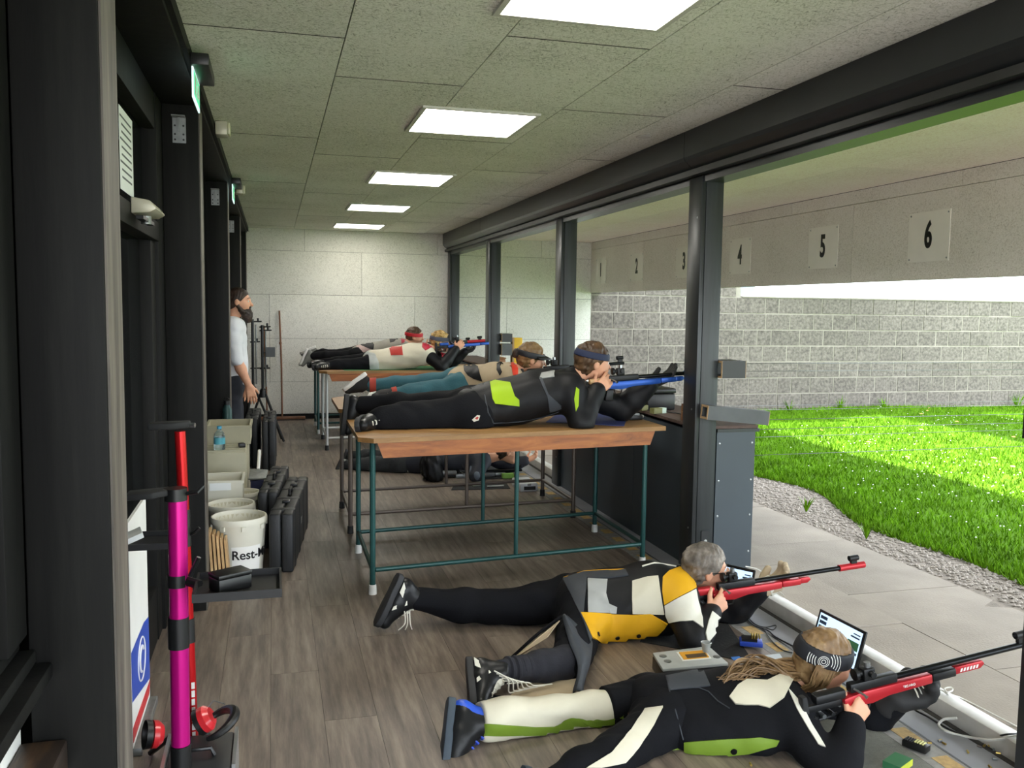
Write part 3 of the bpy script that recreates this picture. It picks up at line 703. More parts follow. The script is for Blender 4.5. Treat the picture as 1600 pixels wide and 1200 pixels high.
part('screw_knob', MB().tube([(-0.262, 2.99, 1.135), (-0.245, 2.985, 1.135)], 0.008, 8), M_screw, hd)
tr = MB().box((-0.47, 2.93, 0.752), (-0.31, 3.09, 0.757))
for lo, hi in (((-0.47, 2.924, 0.752), (-0.31, 2.93, 0.772)), ((-0.47, 3.09, 0.752), (-0.31, 3.096, 0.772)), ((-0.476, 2.924, 0.752), (-0.47, 3.096, 0.772))): tr.box(lo, hi)
part('tray', tr, M_tray, st)
part('clamp_lever', MB().tube([(rx + .02, ry, 0.775), (rx + .04, ry - .01, 0.785), (rx + .055, ry - .01, 0.80)], 0.006, 8), M_blackp, st)
part('tray_arm', MB().tube([(-0.31, ry, 0.76), (rx, ry, 0.765)], 0.010, 8), M_blackp, st)
for k in range(3):
    a_ = 0.5 + k * 1.07
    part('tripod_leg', MB().tube([(rx, ry, 0.14), (rx + .14 * math.cos(a_), ry + .2 * math.sin(a_), 0.010)], 0.010, 8), M_blackp, st)
pp = root('paper_stack', (-0.44, 3.0, 0.757), label='small stack of white papers on the red stand tray', cat='papers')
part('sheets', MB().obox((-0.438, 3.0, 0.782), (_n((.9, .2, .35)), _n((-.2, 1, 0)), _n((-.35, 0, .9))), (0.028, 0.045, 0.008)), M_notice, pp)
# banner
bn = root('display_board', (-0.46, 3.3, 0), label='white and blue display board with oval emblem and red stripe by the door', cat='sign')
part('board', box((-0.478, 3.10, 0.03), (-0.468, 3.52, 0.80)), M_white, bn)
part('blue_field', MB().prism([(-0.4679, 3.10, 0.19), (-0.4679, 3.52, 0.10), (-0.4679, 3.52, 0.34), (-0.4679, 3.40, 0.36), (-0.4679, 3.10, 0.36)], (0.001, 0, 0)), mat('banner_blue', '1f49b4', 0.4, var=0.03), bn)
part('red_stripe', MB().prism([(-0.4679, 3.10, 0.05), (-0.4679, 3.50, 0.05), (-0.4679, 3.52, 0.092), (-0.4679, 3.10, 0.10)], (0.0012, 0, 0)), mat('banner_red', 'd0252f', 0.4), bn)
ring = MB(); pts = [(-0.4662, 3.32 + 0.085 * math.cos(t), 0.255 + 0.075 * math.sin(t)) for t in np.linspace(0, 2 * math.pi, 33)]; ring.tube(pts, 0.003, 5, False)
pts = [(-0.4662, 3.32 + 0.045 * math.cos(t), 0.255 + 0.045 * math.sin(t)) for t in np.linspace(0.5, 4.6, 20)]; ring.tube(pts, 0.005, 5)
part('emblem', ring, M_white, bn)
part('foot', box((-0.495, 3.10, 0.0), (-0.44, 3.52, 0.029)), M_galv, bn, bevel=0.004)
# metal case with bag and ear defenders beneath the stands
mc = root('metal_case', (-0.22, 2.88, 0), label='black and silver equipment case below the stands', cat='case')
part('shell', box((-0.33, 2.715, 0.006), (-0.135, 2.955, 0.125)), mat('case_black', '26282a', 0.5), mc, bevel=0.01)
for xa in (-0.341, -0.135):
    part('aluminium_edge', box((xa, 2.71, 0.0), (xa + 0.011, 2.96, 0.135)), M_alu, mc)
part('handle', MB().tube([(-0.27, 2.80, 0.126), (-0.26, 2.80, 0.15), (-0.20, 2.80, 0.15), (-0.19, 2.80, 0.126)], 0.007, 8), M_blackp, mc)
em = root('ear_defenders', (-0.26, 2.9, 0.19), label='red ear defenders with black headband on the equipment case', cat='ear defenders')
M_redp = mat('red_shell_plastic', 'd32b33', 0.3, coat=0.3)
c1 = part('ear_cup', MB().lathe((-0.372, 2.88, 0.175), [(0, -0.026), (0.028, -0.024), (0.042, -0.008), (0.043, 0.008)], 20, _n((-1, -0.3, 0.2))), M_redp, em)
part('cushion', MB().lathe((-0.372, 2.88, 0.175), [(0.04, 0.008 - 0.036), (0.044, -0.03), (0.042, -0.012)], 20, _n((1, 0.3, -0.2))), M_blackp, c1)
c2 = part('ear_cup', MB().lathe((-0.225, 2.93, 0.185), [(0.043, -0.008), (0.042, 0.01), (0.028, 0.024), (0, 0.026)], 20, _n((0.9, -0.1, 0.5))), M_redp, em)
part('cushion', MB().lathe((-0.225, 2.93, 0.185), [(0.0, 0.008), (0.042, 0.008), (0.044, 0.024), (0.03, 0.03)], 20, _n((-0.9, 0.1, -0.5))), M_blackp, c2)
pts = [(-0.20 + 0.055 * math.cos(t) + 0.015, 2.86 + 0.08 * math.sin(t), 0.17 + 0.045 * (1 + math.cos(t)) * 0.6) for t in np.linspace(-2.0, 2.2, 18)]
part('headband', MB().tube(pts, [0.008 + 0.008 * math.sin(math.pi * k / 17) for k in range(18)], 10), M_blackp, em)
part('wire_arm', MB().tube([(-0.225, 2.94, 0.21), (-0.20, 2.95, 0.235), (-0.165, 2.93, 0.23)], 0.002, 6), M_screw, em)

# buckets
M_bucket = mat('white_bucket_plastic', 'dcdacb', 0.45, var=0.03)
def bucket(c, r_, h, label, handle=True):
    r = root('plastic_bucket', (c[0], c[1], 0), label=label, cat='bucket', group='white plastic buckets')
    x, y = c
    part('wall', MB().lathe((x, y, 0), [(0, 0.0), (r_ * .84, 0.0), (r_ * .86, 0.006), (r_, h * 0.9), (r_ + .008, h * 0.9), (r_ + .008, h - .01), (r_ + .004, h), (r_ - .004, h), (r_ - .006, h - .006), (r_ * .83, 0.012), (0, 0.012)], 40), M_bucket, r)
    for k in range(8):
        a_ = k * math.pi / 4 + 0.2
        part('rim_lug', MB().obox((x + (r_ + .003) * math.cos(a_), y + (r_ + .003) * math.sin(a_), h * 0.85), ((math.cos(a_), math.sin(a_), 0), (-math.sin(a_), math.cos(a_), 0), Z_), (0.006, 0.012, 0.012)), M_bucket, r)
    part('inner_liner', MB().lathe((x, y, 0), [(r_ - .007, h * 0.93), (r_ * .9, h * .35), (0, h * .33)], 32), mat('bin_liner', 'cfcbb4', 0.4, var=0.05), r)
    return r
b1 = bucket((-0.20, 5.22), 0.148, 0.325, 'white plastic bucket with Rest-M lettering, nearest of the row')
bucket((-0.265, 5.68), 0.138, 0.30, 'plain white plastic bucket just behind the lettered one')
bucket((-0.205, 6.27), 0.10, 0.25, 'small white plastic bucket beside the black cases')
# lettering wrapped around the bucket, paper label beneath
def wrap(me, c, r_, z0, a0):
    for v in me.vertices:
        a_ = a0 + v.co.x / r_; rr = r_ + v.co.z
        zz = v.co.y
        v.co = (c[0] + rr * math.cos(a_), c[1] + rr * math.sin(a_), z0 + zz)
rad_at = lambda z: 0.148 * (0.86 + 0.14 * z / 0.2925)
lab = MB(); n = 14
for k in range(n + 1):
    a_ = -1.85 + 1.25 * k / n
    for z in (0.02, 0.175):
        rr = rad_at(z) + 0.0015
        lab.v.append((-0.20 + rr * math.cos(a_), 5.22 + rr * math.sin(a_), z))
lab.f = [(2 * k, 2 * k + 2, 2 * k + 3, 2 * k + 1) for k in range(n)]
lab.smooth = True
part('paper_label', lab, mat('label_paper', 'eeeeea', 0.7, var=0.01), b1)
me = text_mesh('Rest-Müll', 0.072, bold=0.0012)
import_w = max(v.co.x for v in me.vertices) - min(v.co.x for v in me.vertices)
for v in me.vertices: v.co.x += import_w / 2
wrap(me, (-0.20, 5.22), rad_at(0.13) + 0.003, 0.125, -1.82)
link('lettering', me, M_digit, b1)

# crates and boxes behind the buckets
M_crate = mat('olive_cream_crate', 'b5b198', 0.55, var=0.06)
M_crate2 = mat('pale_cream_crate', 'd2d0c0', 0.55, var=0.04)
def crate(lo, hi, label, m, t=0.008, rim=True):
    r = root('storage_crate', ((lo[0] + hi[0]) / 2, (lo[1] + hi[1]) / 2, lo[2]), label=label, cat='crate', group='cream storage crates')
    (x0, y0, z0), (x1, y1, z1) = lo, hi
    part('base', box((x0, y0, z0), (x1, y1, z0 + t)), m, r)
    part('side', box((x0, y0, z0 + t), (x1, y0 + t, z1)), m, r); part('side', box((x0, y1 - t, z0 + t), (x1, y1, z1)), m, r)
    part('side', box((x0, y0 + t, z0 + t), (x0 + t, y1 - t, z1)), m, r); part('side', box((x1 - t, y0 + t, z0 + t), (x1, y1 - t, z1)), m, r)
    if rim:
        rm = MB(); e = 0.008
        for a, b in (((x0 - e, y0 - e), (x1 + e, y0)), ((x0 - e, y1), (x1 + e, y1 + e)), ((x0 - e, y0), (x0, y1)), ((x1, y0), (x1 + e, y1))): rm.box((a[0], a[1], z1 - 0.02), (b[0], b[1], z1))
        part('rim', rm, m, r)
    return r
c = crate((-0.47, 5.86, 0.262), (-0.20, 6.15, 0.405), 'pale cream crate with a paper label, above the plain bucket', M_crate2)
part('paper_label', box((-0.40, 5.8505, 0.345), (-0.27, 5.8515, 0.392)), M_notice, c)
sb = root('storage_box', (-0.32, 6.1, 0.0), label='plain cream box carrying the labelled crate', cat='box')
part('carton', box((-0.48, 5.90, 0.0), (-0.325, 6.14, 0.245)), M_crate, sb); part('lid', box((-0.485, 5.895, 0.2455), (-0.32, 6.145, 0.261)), M_crate, sb)
cu = root('low_cupboard', (-0.34, 6.7, 0), label='olive cream low cupboard with stepped trays on the left', cat='cupboard')
part('body', box((-0.49, 6.39, 0.0), (-0.19, 7.18, 0.50)), M_crate, cu, bevel=0.004)
for k in range(4):
    part('ridge', box((-0.46, 6.40 + k * 0.09, 0.5005), (-0.20, 6.412 + k * 0.09, 0.515)), M_crate, cu)
crate((-0.48, 6.75, 0.502), (-0.17, 7.14, 0.64), 'olive cream tray crate on top of the low cupboard', M_crate)
bc = root('black_clip', (-0.2, 6.55, 0.5), label='small black gadget on the low cupboard edge', cat='gadget')
part('body', MB().obox((-0.225, 6.52, 0.531), (_n((1, .2, 0)), _n((-.2, 1, 0)), Z_), (0.022, 0.03, 0.0148)), M_blackp, bc, bevel=0.005)
wbt = root('water_bottle', (-0.37, 6.42, 0.516), label='clear water bottle with light blue cap on the cupboard', cat='bottle')
M_pet = mat('clear_plastic', 'cfe3e4', 0.08, var=0.0, trans=0.85)
part('body', MB().lathe((-0.37, 6.44, 0.516), [(0, 0), (0.036, 0), (0.038, 0.01), (0.038, 0.095), (0.033, 0.115), (0.014, 0.135), (0.014, 0.145)], 20), M_pet, wbt)
part('label', MB().lathe((-0.37, 6.44, 0.516), [(0.0386, 0.04), (0.0386, 0.085)], 20), mat('bottle_label_blue', '5fb6c9', 0.5), wbt)
part('cap', MB().lathe((-0.37, 6.44, 0.516), [(0.016, 0.145), (0.016, 0.165), (0, 0.166)], 16), mat('cap_blue', '58b4dc', 0.4), wbt)
gb = root('drinking_flask', (-0.36, 7.16, 0.5), label='dark green drinking flask standing at the cupboard end', cat='flask')
M_flask = mat('dark_green_flask', '2a4a48', 0.4, 0.2)
part('body', MB().lathe((-0.355, 7.22, 0.56), [(0, 0), (0.034, 0), (0.036, 0.008), (0.036, 0.15), (0.022, 0.175), (0.022, 0.185)], 20), M_flask, gb)
part('cap', MB().lathe((-0.355, 7.22, 0.56), [(0.024, 0.185), (0.024, 0.215), (0.012, 0.22), (0, 0.22)], 16), M_blackp, gb)
part('loop', MB().tube([(-0.355 + 0.02 * math.cos(t), 7.22, 0.778 + 0.018 * math.sin(t)) for t in np.linspace(0, math.pi, 9)], 0.004, 6), M_blackp, gb)
shf = root('side_shelf', (-0.36, 7.22, 0), label='narrow cream shelf block under the green flask', cat='shelf')
part('block', box((-0.49, 7.185, 0.0), (-0.29, 7.275, 0.558)), M_crate, shf)
# dustpan and pan behind bucket
dp = root('dustpan', (-0.12, 6.8, 0.2), label='white and grey dustpan resting on the small bucket area', cat='dustpan')
part('pan', MB().prism([(-0.185, 6.62, 0.26), (-0.06, 6.66, 0.25), (-0.05, 6.80, 0.29), (-0.18, 6.80, 0.30)], (0, 0, 0.01)), M_galv, dp)
part('handle', MB().tube([(-0.12, 6.80, 0.30), (-0.115, 6.90, 0.36), (-0.112, 6.96, 0.42)], 0.012, 8), M_white, dp)
part('support', box((-0.17, 6.64, 0.0), (-0.08, 6.78, 0.249)), mat('navy_cloth', '23284a', 0.8), dp)
# rifle cases
M_case = mat('ribbed_case_plastic', '1e2022', 0.5, var=0.1, bump=0.15)
def rifle_case(c, ax, size, label):
    """hard case standing on its long edge: c = near bottom corner centre, ax = length direction"""
    r = root('rifle_case', (c[0], c[1], 0), label=label, cat='case', group='black hard cases on the floor')
    L_, T_, Hh = size; d = _n((ax[0], ax[1], 0)); s = np.cross(Z_, d); c0 = np.array([c[0], c[1], 0.0])
    for k, sgn in enumerate((-1, 1)):
        part('shell_half', MB().obox(c0 + d * L_ / 2 + s * sgn * T_ * 0.255 + Z_ * Hh / 2, (d, s, Z_), (L_ / 2, T_ * 0.245, Hh / 2)), M_case, r, bevel=0.013, seg=3)
    for f_ in (0.12, 0.38, 0.62, 0.88):
        part('ridge_band', MB().obox(c0 + d * L_ * f_ + Z_ * Hh / 2, (d, s, Z_), (0.03, T_ * 0.5 + .004, Hh / 2 + .004)), M_case, r, bevel=0.014, seg=2)
    for f_ in (0.28, 0.72):
        part('latch', MB().obox(c0 + d * L_ * f_ + Z_ * (Hh + .006), (d, s, Z_), (0.025, 0.022, 0.008)), M_blackp, r, bevel=0.003)
    part('handle', MB().tube([c0 + d * L_ * .45 + Z_ * Hh, c0 + d * L_ * .46 + Z_ * (Hh + .03), c0 + d * L_ * .54 + Z_ * (Hh + .03), c0 + d * L_ * .55 + Z_ * Hh], 0.009, 8), M_blackp, r)
    part('end_label', MB().obox(c0 + d * L_ * .5 - s * (T_ * 0.505) + Z_ * Hh * .5, (d, s, Z_), (0.03, 0.001, 0.02)), M_galv, r)
    return r
rifle_case((0.03, 5.13), (0.11, 1), (1.15, 0.135, 0.34), 'long black hard case nearest on the left floor')
rifle_case((-0.045, 5.66), (0.09, 1), (0.95, 0.12, 0.36), 'black hard case with latches between buckets and the nearest case')
rifle_case((-0.055, 8.38), (0.02, 1), (0.9, 0.11, 0.46), 'tall black case farther back beside the standing person')
rifle_case((-0.21, 8.62), (0.02, 1), (0.9, 0.12, 0.46), 'tall black case against the wall farther back')
# wooden boards leaning against the post
M_bd = streak_mat('raw_spruce', '9c7a50', 'bd9a6c', 'd6b98c', 2.5, (6, 6, 0.8))
for k in range(5):
    x = -0.332 + k * 0.020
    b_ = part('spruce_board', MB().prism([(x + 0.012, 4.78, 0.0), (x + 0.024, 4.78, 0.0), (x - 0.006, 4.95, 0.30 - k * .012), (x - 0.018, 4.95, 0.30 - k * .012)], (0.0, 0.12, 0)), M_bd)
    tag(b_, 'raw wooden board leaning at the second post, %s of five' % ['innermost', 'second', 'third', 'fourth', 'outermost'][k], 'board', 'wooden boards leaning at the post')
# broom at the end wall
br = root('broom', (0.1, 12.1, 0), label='wooden broom leaning upright against the end wall', cat='broom')
M_pole = mat('brown_broomstick', '7a5238', 0.5, var=0.15)
part('stick', MB().tube([(0.10, 12.12, 0.05), (0.098, 12.17, 0.7), (0.078, 12.215, 1.45)], 0.012, 10), M_pole, br)
part('head', box((-0.19, 12.09, 0.012), (0.40, 12.15, 0.05)), M_pole, br, bevel=0.006)
part('bristles', box((-0.185, 12.095, 0.0), (0.395, 12.145, 0.011)), M_blackp, br)
part('joint_knob', MB().lathe((0.0865, 12.195, 1.02), [(0, -.02), (0.018, -.015), (0.018, .015), (0, .02)], 10), M_pole, br)
pl = part('wooden_pole', MB().tube([(-0.09, 12.17, 0.0), (-0.12, 12.21, 1.25)], 0.012, 10), M_pole); tag(pl, 'plain wooden pole behind the black equipment stands', 'pole')
# black scope stands
def scope_stand(c, h, label, legs_a, arm):
    r = root('scope_stand', (c[0], c[1], 0), label=label, cat='stand', group='black stands at the end wall')
    x, y = c
    part('column', MB().tube([(x, y, 0.52), (x, y, h)], 0.016, 12), M_blackp, r)
    part('inner_column', MB().tube([(x + .035, y, 0.62), (x + .035, y, h - .06)], 0.009, 8), M_galv, r)
    part('hub', MB().lathe((x, y, 0.5), [(0.0, 0), (0.035, 0), (0.035, 0.08), (0.02, 0.1), (0, 0.1)], 12), M_blackp, r)
    for a_ in legs_a:
        part('leg', MB().tube([(x + .03 * math.cos(a_), y + .03 * math.sin(a_), 0.54), (x + .24 * math.cos(a_), y + .24 * math.sin(a_), 0.012)], 0.013, 8), M_rubber, r)
    for z, l_ in arm:
        part('clamp_arm', MB().tube([(x - .03, y, z), (x + l_, y, z + .005)], 0.008, 8), M_blackp, r)
        part('knob', MB().lathe((x + l_ * .6, y, z + .01), [(0, 0), (0.012, 0.003), (0.012, 0.03), (0, 0.035)], 10), M_blackp, r)
    return r
scope_stand((-0.12, 10.2), 1.30, 'black tripod stand with small plate, right of the standing person', (-0.4, 0.6, 2.6), ((1.24, 0.10), (0.82, 0.08), (1.28, 0.09)))
pb = root('target_plate', (-0.05, 10.18, 1.0), label='small grey plate held on the tripod stand', cat='plate')
part('plate', box((-0.085, 10.165, 0.95), (0.015, 10.175, 1.06)), mat('grey_plate', '4b4e50', 0.5), pb)
part('pin', MB().tube([(-0.105, 10.17, 1.0), (-0.0855, 10.17, 1.0)], 0.006, 8), M_blackp, pb)
scope_stand((-0.23, 10.55), 1.36, 'black equipment stand closest behind the standing person', (0.2, 2.2, 4.2), ((1.10, 0.08), (0.80, 0.18), (1.33, 0.10)))

# ================================================================== PEOPLE: smooth implicit bodies meshed by surface nets
class Field:
    def __init__(s, lo, hi, h):
        s.h = h; s.lo = np.array(lo, float) - 3 * h; n = np.ceil((np.array(hi) - s.lo) / h).astype(int) + 4
        s.ax = [s.lo[i] + h * np.arange(n[i]) for i in range(3)]
        s.v = np.full(n, 0.4, np.float32)
    def sl(s, lo, hi):
        out = []
        for i in range(3):
            a = int(max(0, math.floor((lo[i] - s.lo[i]) / s.h))); b = int(min(len(s.ax[i]), math.ceil((hi[i] - s.lo[i]) / s.h) + 1))
            out.append(slice(a, max(b, a)))
        return tuple(out)
    def grid(s, sl):
        return s.ax[0][sl[0]][:, None, None], s.ax[1][sl[1]][None, :, None], s.ax[2][sl[2]][None, None, :]
    def mix(s, sl, d, k, sub):
        v = s.v[sl]
        if v.size == 0: return
        if sub:
            d = -d; hh = np.maximum(k - np.abs(v - d), 0) / max(k, 1e-6); s.v[sl] = np.maximum(v, d) + hh * hh * k * 0.25
        else:
            hh = np.maximum(k - np.abs(v - d), 0) / max(k, 1e-6); s.v[sl] = np.minimum(v, d) - hh * hh * k * 0.25
    def prim(s, p, inflate=0.0):
        kind = p[0]
        if kind == 'cone':
            _, a, b, ra, rb, k, sub = p; ra += inflate; rb += inflate
            m = max(ra, rb) + k + 3 * s.h
            sl = s.sl(np.minimum(a, b) - m, np.maximum(a, b) + m); X, Y, Z = s.grid(sl)
            ab = b - a; L2 = max(np.dot(ab, ab), 1e-9)
            t = np.clip(((X - a[0]) * ab[0] + (Y - a[1]) * ab[1] + (Z - a[2]) * ab[2]) / L2, 0, 1)
            d = np.sqrt((X - a[0] - t * ab[0]) ** 2 + (Y - a[1] - t * ab[1]) ** 2 + (Z - a[2] - t * ab[2]) ** 2) - (ra + t * (rb - ra))
        elif kind == 'ell':
            _, c, A, rad, k, sub = p; rad = np.array(rad) + inflate; m = rad.max() + k + 3 * s.h
            sl = s.sl(c - m, c + m); X, Y, Z = s.grid(sl)
            q = [((X - c[0]) * A[i][0] + (Y - c[1]) * A[i][1] + (Z - c[2]) * A[i][2]) for i in range(3)]
            k0 = np.sqrt(sum((q[i] / rad[i]) ** 2 for i in range(3))); k1 = np.sqrt(sum((q[i] / rad[i] ** 2) ** 2 for i in range(3)))
            d = k0 * (k0 - 1.0) / np.maximum(k1, 1e-6)
        elif kind == 'box':
            _, c, A, half, rr, k, sub = p; m = float(np.linalg.norm(half)) + rr + inflate + k + 3 * s.h
            sl = s.sl(c - m, c + m); X, Y, Z = s.grid(sl)
            q = [np.abs((X - c[0]) * A[i][0] + (Y - c[1]) * A[i][1] + (Z - c[2]) * A[i][2]) - half[i] for i in range(3)]
            d = np.sqrt(sum(np.maximum(x, 0) ** 2 for x in q)) + np.minimum(np.maximum(q[0], np.maximum(q[1], q[2])), 0) - rr - inflate
        s.mix(sl, d.astype(np.float32), k, sub)
    def wrinkle(s, amp, fr, seed=0):
        r_ = np.random.default_rng(seed); X, Y, Z = s.grid((slice(None),) * 3); w = 0
        for i in range(4):
            d = r_.normal(size=3); d /= np.linalg.norm(d); ph = r_.uniform(0, 6.28); f = fr * (0.6 + 0.35 * i); d2 = r_.normal(size=3)
            w = w + np.sin(f * (X * d[0] + Y * d[1] + Z * d[2]) + ph + 1.3 * np.sin(f * 0.4 * (X * d2[0] + Y * d2[1] + Z * d2[2])))
        s.v += (amp * w / 2.2).astype(np.float32)
    def cut(s, p, n, k=0.0):
        p = np.array(p, float); n = _n(n); X, Y, Z = s.grid((slice(None),) * 3)
        s.v = np.maximum(s.v, ((X - p[0]) * n[0] + (Y - p[1]) * n[1] + (Z - p[2]) * n[2]).astype(np.float32))
    def mesh(s, name):
        v = s.v; n = v.shape; h = s.h
        for ax in range(3):       # keep the surface off the border
            sl = [slice(None)] * 3
            for e in (0, -1):
                sl[ax] = e; v[tuple(sl)] = np.maximum(v[tuple(sl)], 1e-3)
        ins = v < 0
        cn = (n[0] - 1, n[1] - 1, n[2] - 1); tot = cn[0] * cn[1] * cn[2]
        st = (cn[1] * cn[2], cn[2], 1)
        ids, pos, quads = [], [], []
        for ax in range(3):
            a = [slice(None)] * 3; b = [slice(None)] * 3; a[ax] = slice(0, -1); b[ax] = slice(1, None)
            cr = np.argwhere(ins[tuple(a)] != ins[tuple(b)])
            if len(cr) == 0: continue
            i2 = cr.copy(); i2[:, ax] += 1
            va = v[tuple(cr.T)]; vb = v[tuple(i2.T)]; t = va / (va - vb)
            p = cr.astype(np.float64); p[:, ax] += t
            o1, o2 = [(1, 2), (2, 0), (0, 1)][ax]
            base = cr[:, 0] * st[0] + cr[:, 1] * st[1] + cr[:, 2] * st[2]
            q = []
            for d1, d2 in ((1, 1), (0, 1), (0, 0), (1, 0)):
                c_ = base - d1 * st[o1] - d2 * st[o2]; q.append(c_); ids.append(c_); pos.append(p)
            q = np.stack(q, 1); fl_ = va < 0
            q[~fl_] = q[~fl_][:, ::-1]
            quads.append(q)
        if not ids: return bpy.data.meshes.new(name)
        ids = np.concatenate(ids); pos = np.concatenate(pos); quads = np.concatenate(quads)
        uq, invx = np.unique(ids, return_inverse=True)
        cnt = np.bincount(invx); V = np.stack([np.bincount(invx, pos[:, i]) / cnt for i in range(3)], 1) * h + s.lo
        Q = np.searchsorted(uq, quads)
        me = bpy.data.meshes.new(name); nv, nq = len(V), len(Q)
        me.vertices.add(nv); me.vertices.foreach_set('co', V.ravel()); me.loops.add(nq * 4); me.loops.foreach_set('vertex_index', Q.ravel().astype(np.int32))
        me.polygons.add(nq); me.polygons.foreach_set('loop_start', np.arange(0, nq * 4, 4, dtype=np.int32)); me.polygons.foreach_set('loop_total', np.full(nq, 4, np.int32))
        me.polygons.foreach_set('use_smooth', np.ones(nq, bool)); me.update(); me.validate()
        return me

def A3(v): return np.array(v, float)
def cone(a, b, ra, rb, k=0.03, sub=False): return ('cone', A3(a), A3(b), ra, rb, k, sub)
def ell(c, ax, rad, k=0.03, sub=False): return ('ell', A3(c), [A3(x) for x in ax], rad, k, sub)
def bxp(c, ax, half, rr=0.01, k=0.01, sub=False): return ('box', A3(c), [A3(x) for x in ax], half, rr, k, sub)
def bounds(prims):
    lo, hi = np.full(3, 1e9), np.full(3, -1e9)
    for p in prims:
        if p[-1]: continue
        if p[0] == 'cone':
            r_ = max(p[3], p[4]); lo = np.minimum(lo, np.minimum(p[1], p[2]) - r_); hi = np.maximum(hi, np.maximum(p[1], p[2]) + r_)
        elif p[0] == 'ell':
            r_ = max(p[3]); lo = np.minimum(lo, p[1] - r_); hi = np.maximum(hi, p[1] + r_)
        else:
            r_ = float(np.linalg.norm(p[3])) + p[4]; lo = np.minimum(lo, p[1] - r_); hi = np.maximum(hi, p[1] + r_)
    return lo, hi
def blob(name, prims, m, parent, h=0.008, inflate=0.0, cuts=(), wrinkle=None, **k):
    lo, hi = bounds(prims); f = Field(lo - inflate - 0.03, hi + inflate + 0.03, h)
    for p in prims: f.prim(p, 0.0 if p[-1] else inflate)
    if wrinkle: f.wrinkle(*wrinkle)
    for c in cuts: f.cut(*c)
    return link(name, f.mesh(name), m, parent, **k)

M_skin = mat('skin', 'd9a283', 0.55, var=0.07, scale=25)
M_eye = mat('eye_white', 'e8e4dc', 0.25, var=0.0); M_iris = mat('iris', '3a2c22', 0.2)
M_lips = mat('lips', 'b9736a', 0.5)

def frame(f, u):
    f = _n(f); s = _n(np.cross(f, u)); u = np.cross(s, f); return f, u, s     # s = the person's right

def head_prims(hc, f, u, S=1.0):
    f, u, s = frame(f, u); hc = A3(hc); P_ = lambda a, b, c: hc + S * (a * f + b * u + c * s)
    pr = [ell(P_(-0.012, 0.030, 0), (f, s, u), (0.098 * S, 0.077 * S, 0.09 * S), 0.02), ell(P_(0.034, -0.042, 0), (f, s, u), (0.06 * S, 0.058 * S, 0.07 * S), 0.05),
          cone(P_(0.07, -0.097, 0.008), P_(0.07, -0.097, -0.008), 0.02 * S, 0.02 * S, 0.03), cone(P_(0.088, 0.012, 0), P_(0.112, -0.028, 0), 0.008 * S, 0.0125 * S, 0.012),
          cone(P_(0.08, 0.026, 0.032), P_(0.08, 0.026, -0.032), 0.013 * S, 0.013 * S, 0.02)]
    for sg in (1, -1):
        pr += [ell(P_(0.06, -0.028, sg * 0.04), (f, s, u), (0.026 * S, 0.022 * S, 0.022 * S), 0.03), cone(P_(0.101, 0.006, sg * 0.033), P_(0.101, 0.006, sg * 0.036), 0.013 * S, 0.013 * S, 0.01, True),
               ell(P_(-0.006, -0.004, sg * 0.078), (f, s, u), (0.019 * S, 0.01 * S, 0.032 * S), 0.008), cone(P_(-0.002, -0.006, sg * 0.09), P_(0.0, -0.010, sg * 0.09), 0.006 * S, 0.006 * S, 0.006, True)]
    pr += [cone(P_(0.09, -0.058, 0.016), P_(0.09, -0.058, -0.016), 0.008 * S, 0.008 * S, 0.012), cone(P_(0.086, -0.071, 0.012), P_(0.086, -0.071, -0.012), 0.009 * S, 0.009 * S, 0.012)]
    return pr
def face_parts(hc, f, u, parent, S=1.0, brow='4a3526'):
    f, u, s = frame(f, u); hc = A3(hc); P_ = lambda a, b, c: hc + S * (a * f + b * u + c * s)
    for sg in (1, -1):
        e = part('eye', MB().lathe(P_(0.081, 0.006, sg * 0.033), [(0.0115 * S * math.sin(t), -0.0115 * S * math.cos(t)) for t in np.linspace(0.01, 3.13, 9)], 12, f), M_eye, parent)
        part('iris', MB().lathe(P_(0.081, 0.006, sg * 0.033) + f * 0.0108 * S, [(0.006 * S, 0), (0.004 * S, 0.0012 * S), (0, 0.0014 * S)], 10, f), M_iris, e)
        part('eyebrow', MB().tube([P_(0.092, 0.030, sg * 0.016), P_(0.093, 0.036, sg * 0.032), P_(0.08, 0.031, sg * 0.05)], [0.003 * S, 0.0038 * S, 0.002 * S], 6), mat('brow_' + brow, brow, 0.8), parent)
    part('mouth', MB().tube([P_(0.088, -0.065, 0.021), P_(0.0985, -0.0645, 0.0), P_(0.088, -0.065, -0.021)], [0.002 * S, 0.0035 * S, 0.002 * S], 6), M_lips, parent)
def hair_cap(hc, f, u, parent, m, S=1.0, line=((0.085, 0.075), (-0.055, -0.075)), grow=0.011, h=0.005, wr=0.004, name='hair', extra=(), cuts=()):
    f, u, s = frame(f, u); hc = A3(hc); P_ = lambda a, b, c: hc + S * (a * f + b * u + c * s)
    pr = [ell(P_(-0.012, 0.030, 0), (f, s, u), (0.098 * S + grow, 0.077 * S + grow * 0.7, 0.09 * S + grow), 0.02), ell(P_(-0.05, -0.03, 0), (f, s, u), (0.052 * S, 0.058 * S, 0.06 * S), 0.03)] + list(extra)
    (a0, b0), (a1, b1) = line; d = (a0 - a1) * f + (b0 - b1) * u; nrm = np.cross(d, s); nrm = nrm if np.dot(nrm, f) > 0 else -nrm
    return blob(name, pr, m, parent, h, cuts=[(P_(a0, b0, 0), nrm)] + list(cuts), wrinkle=(wr, 170, 3))
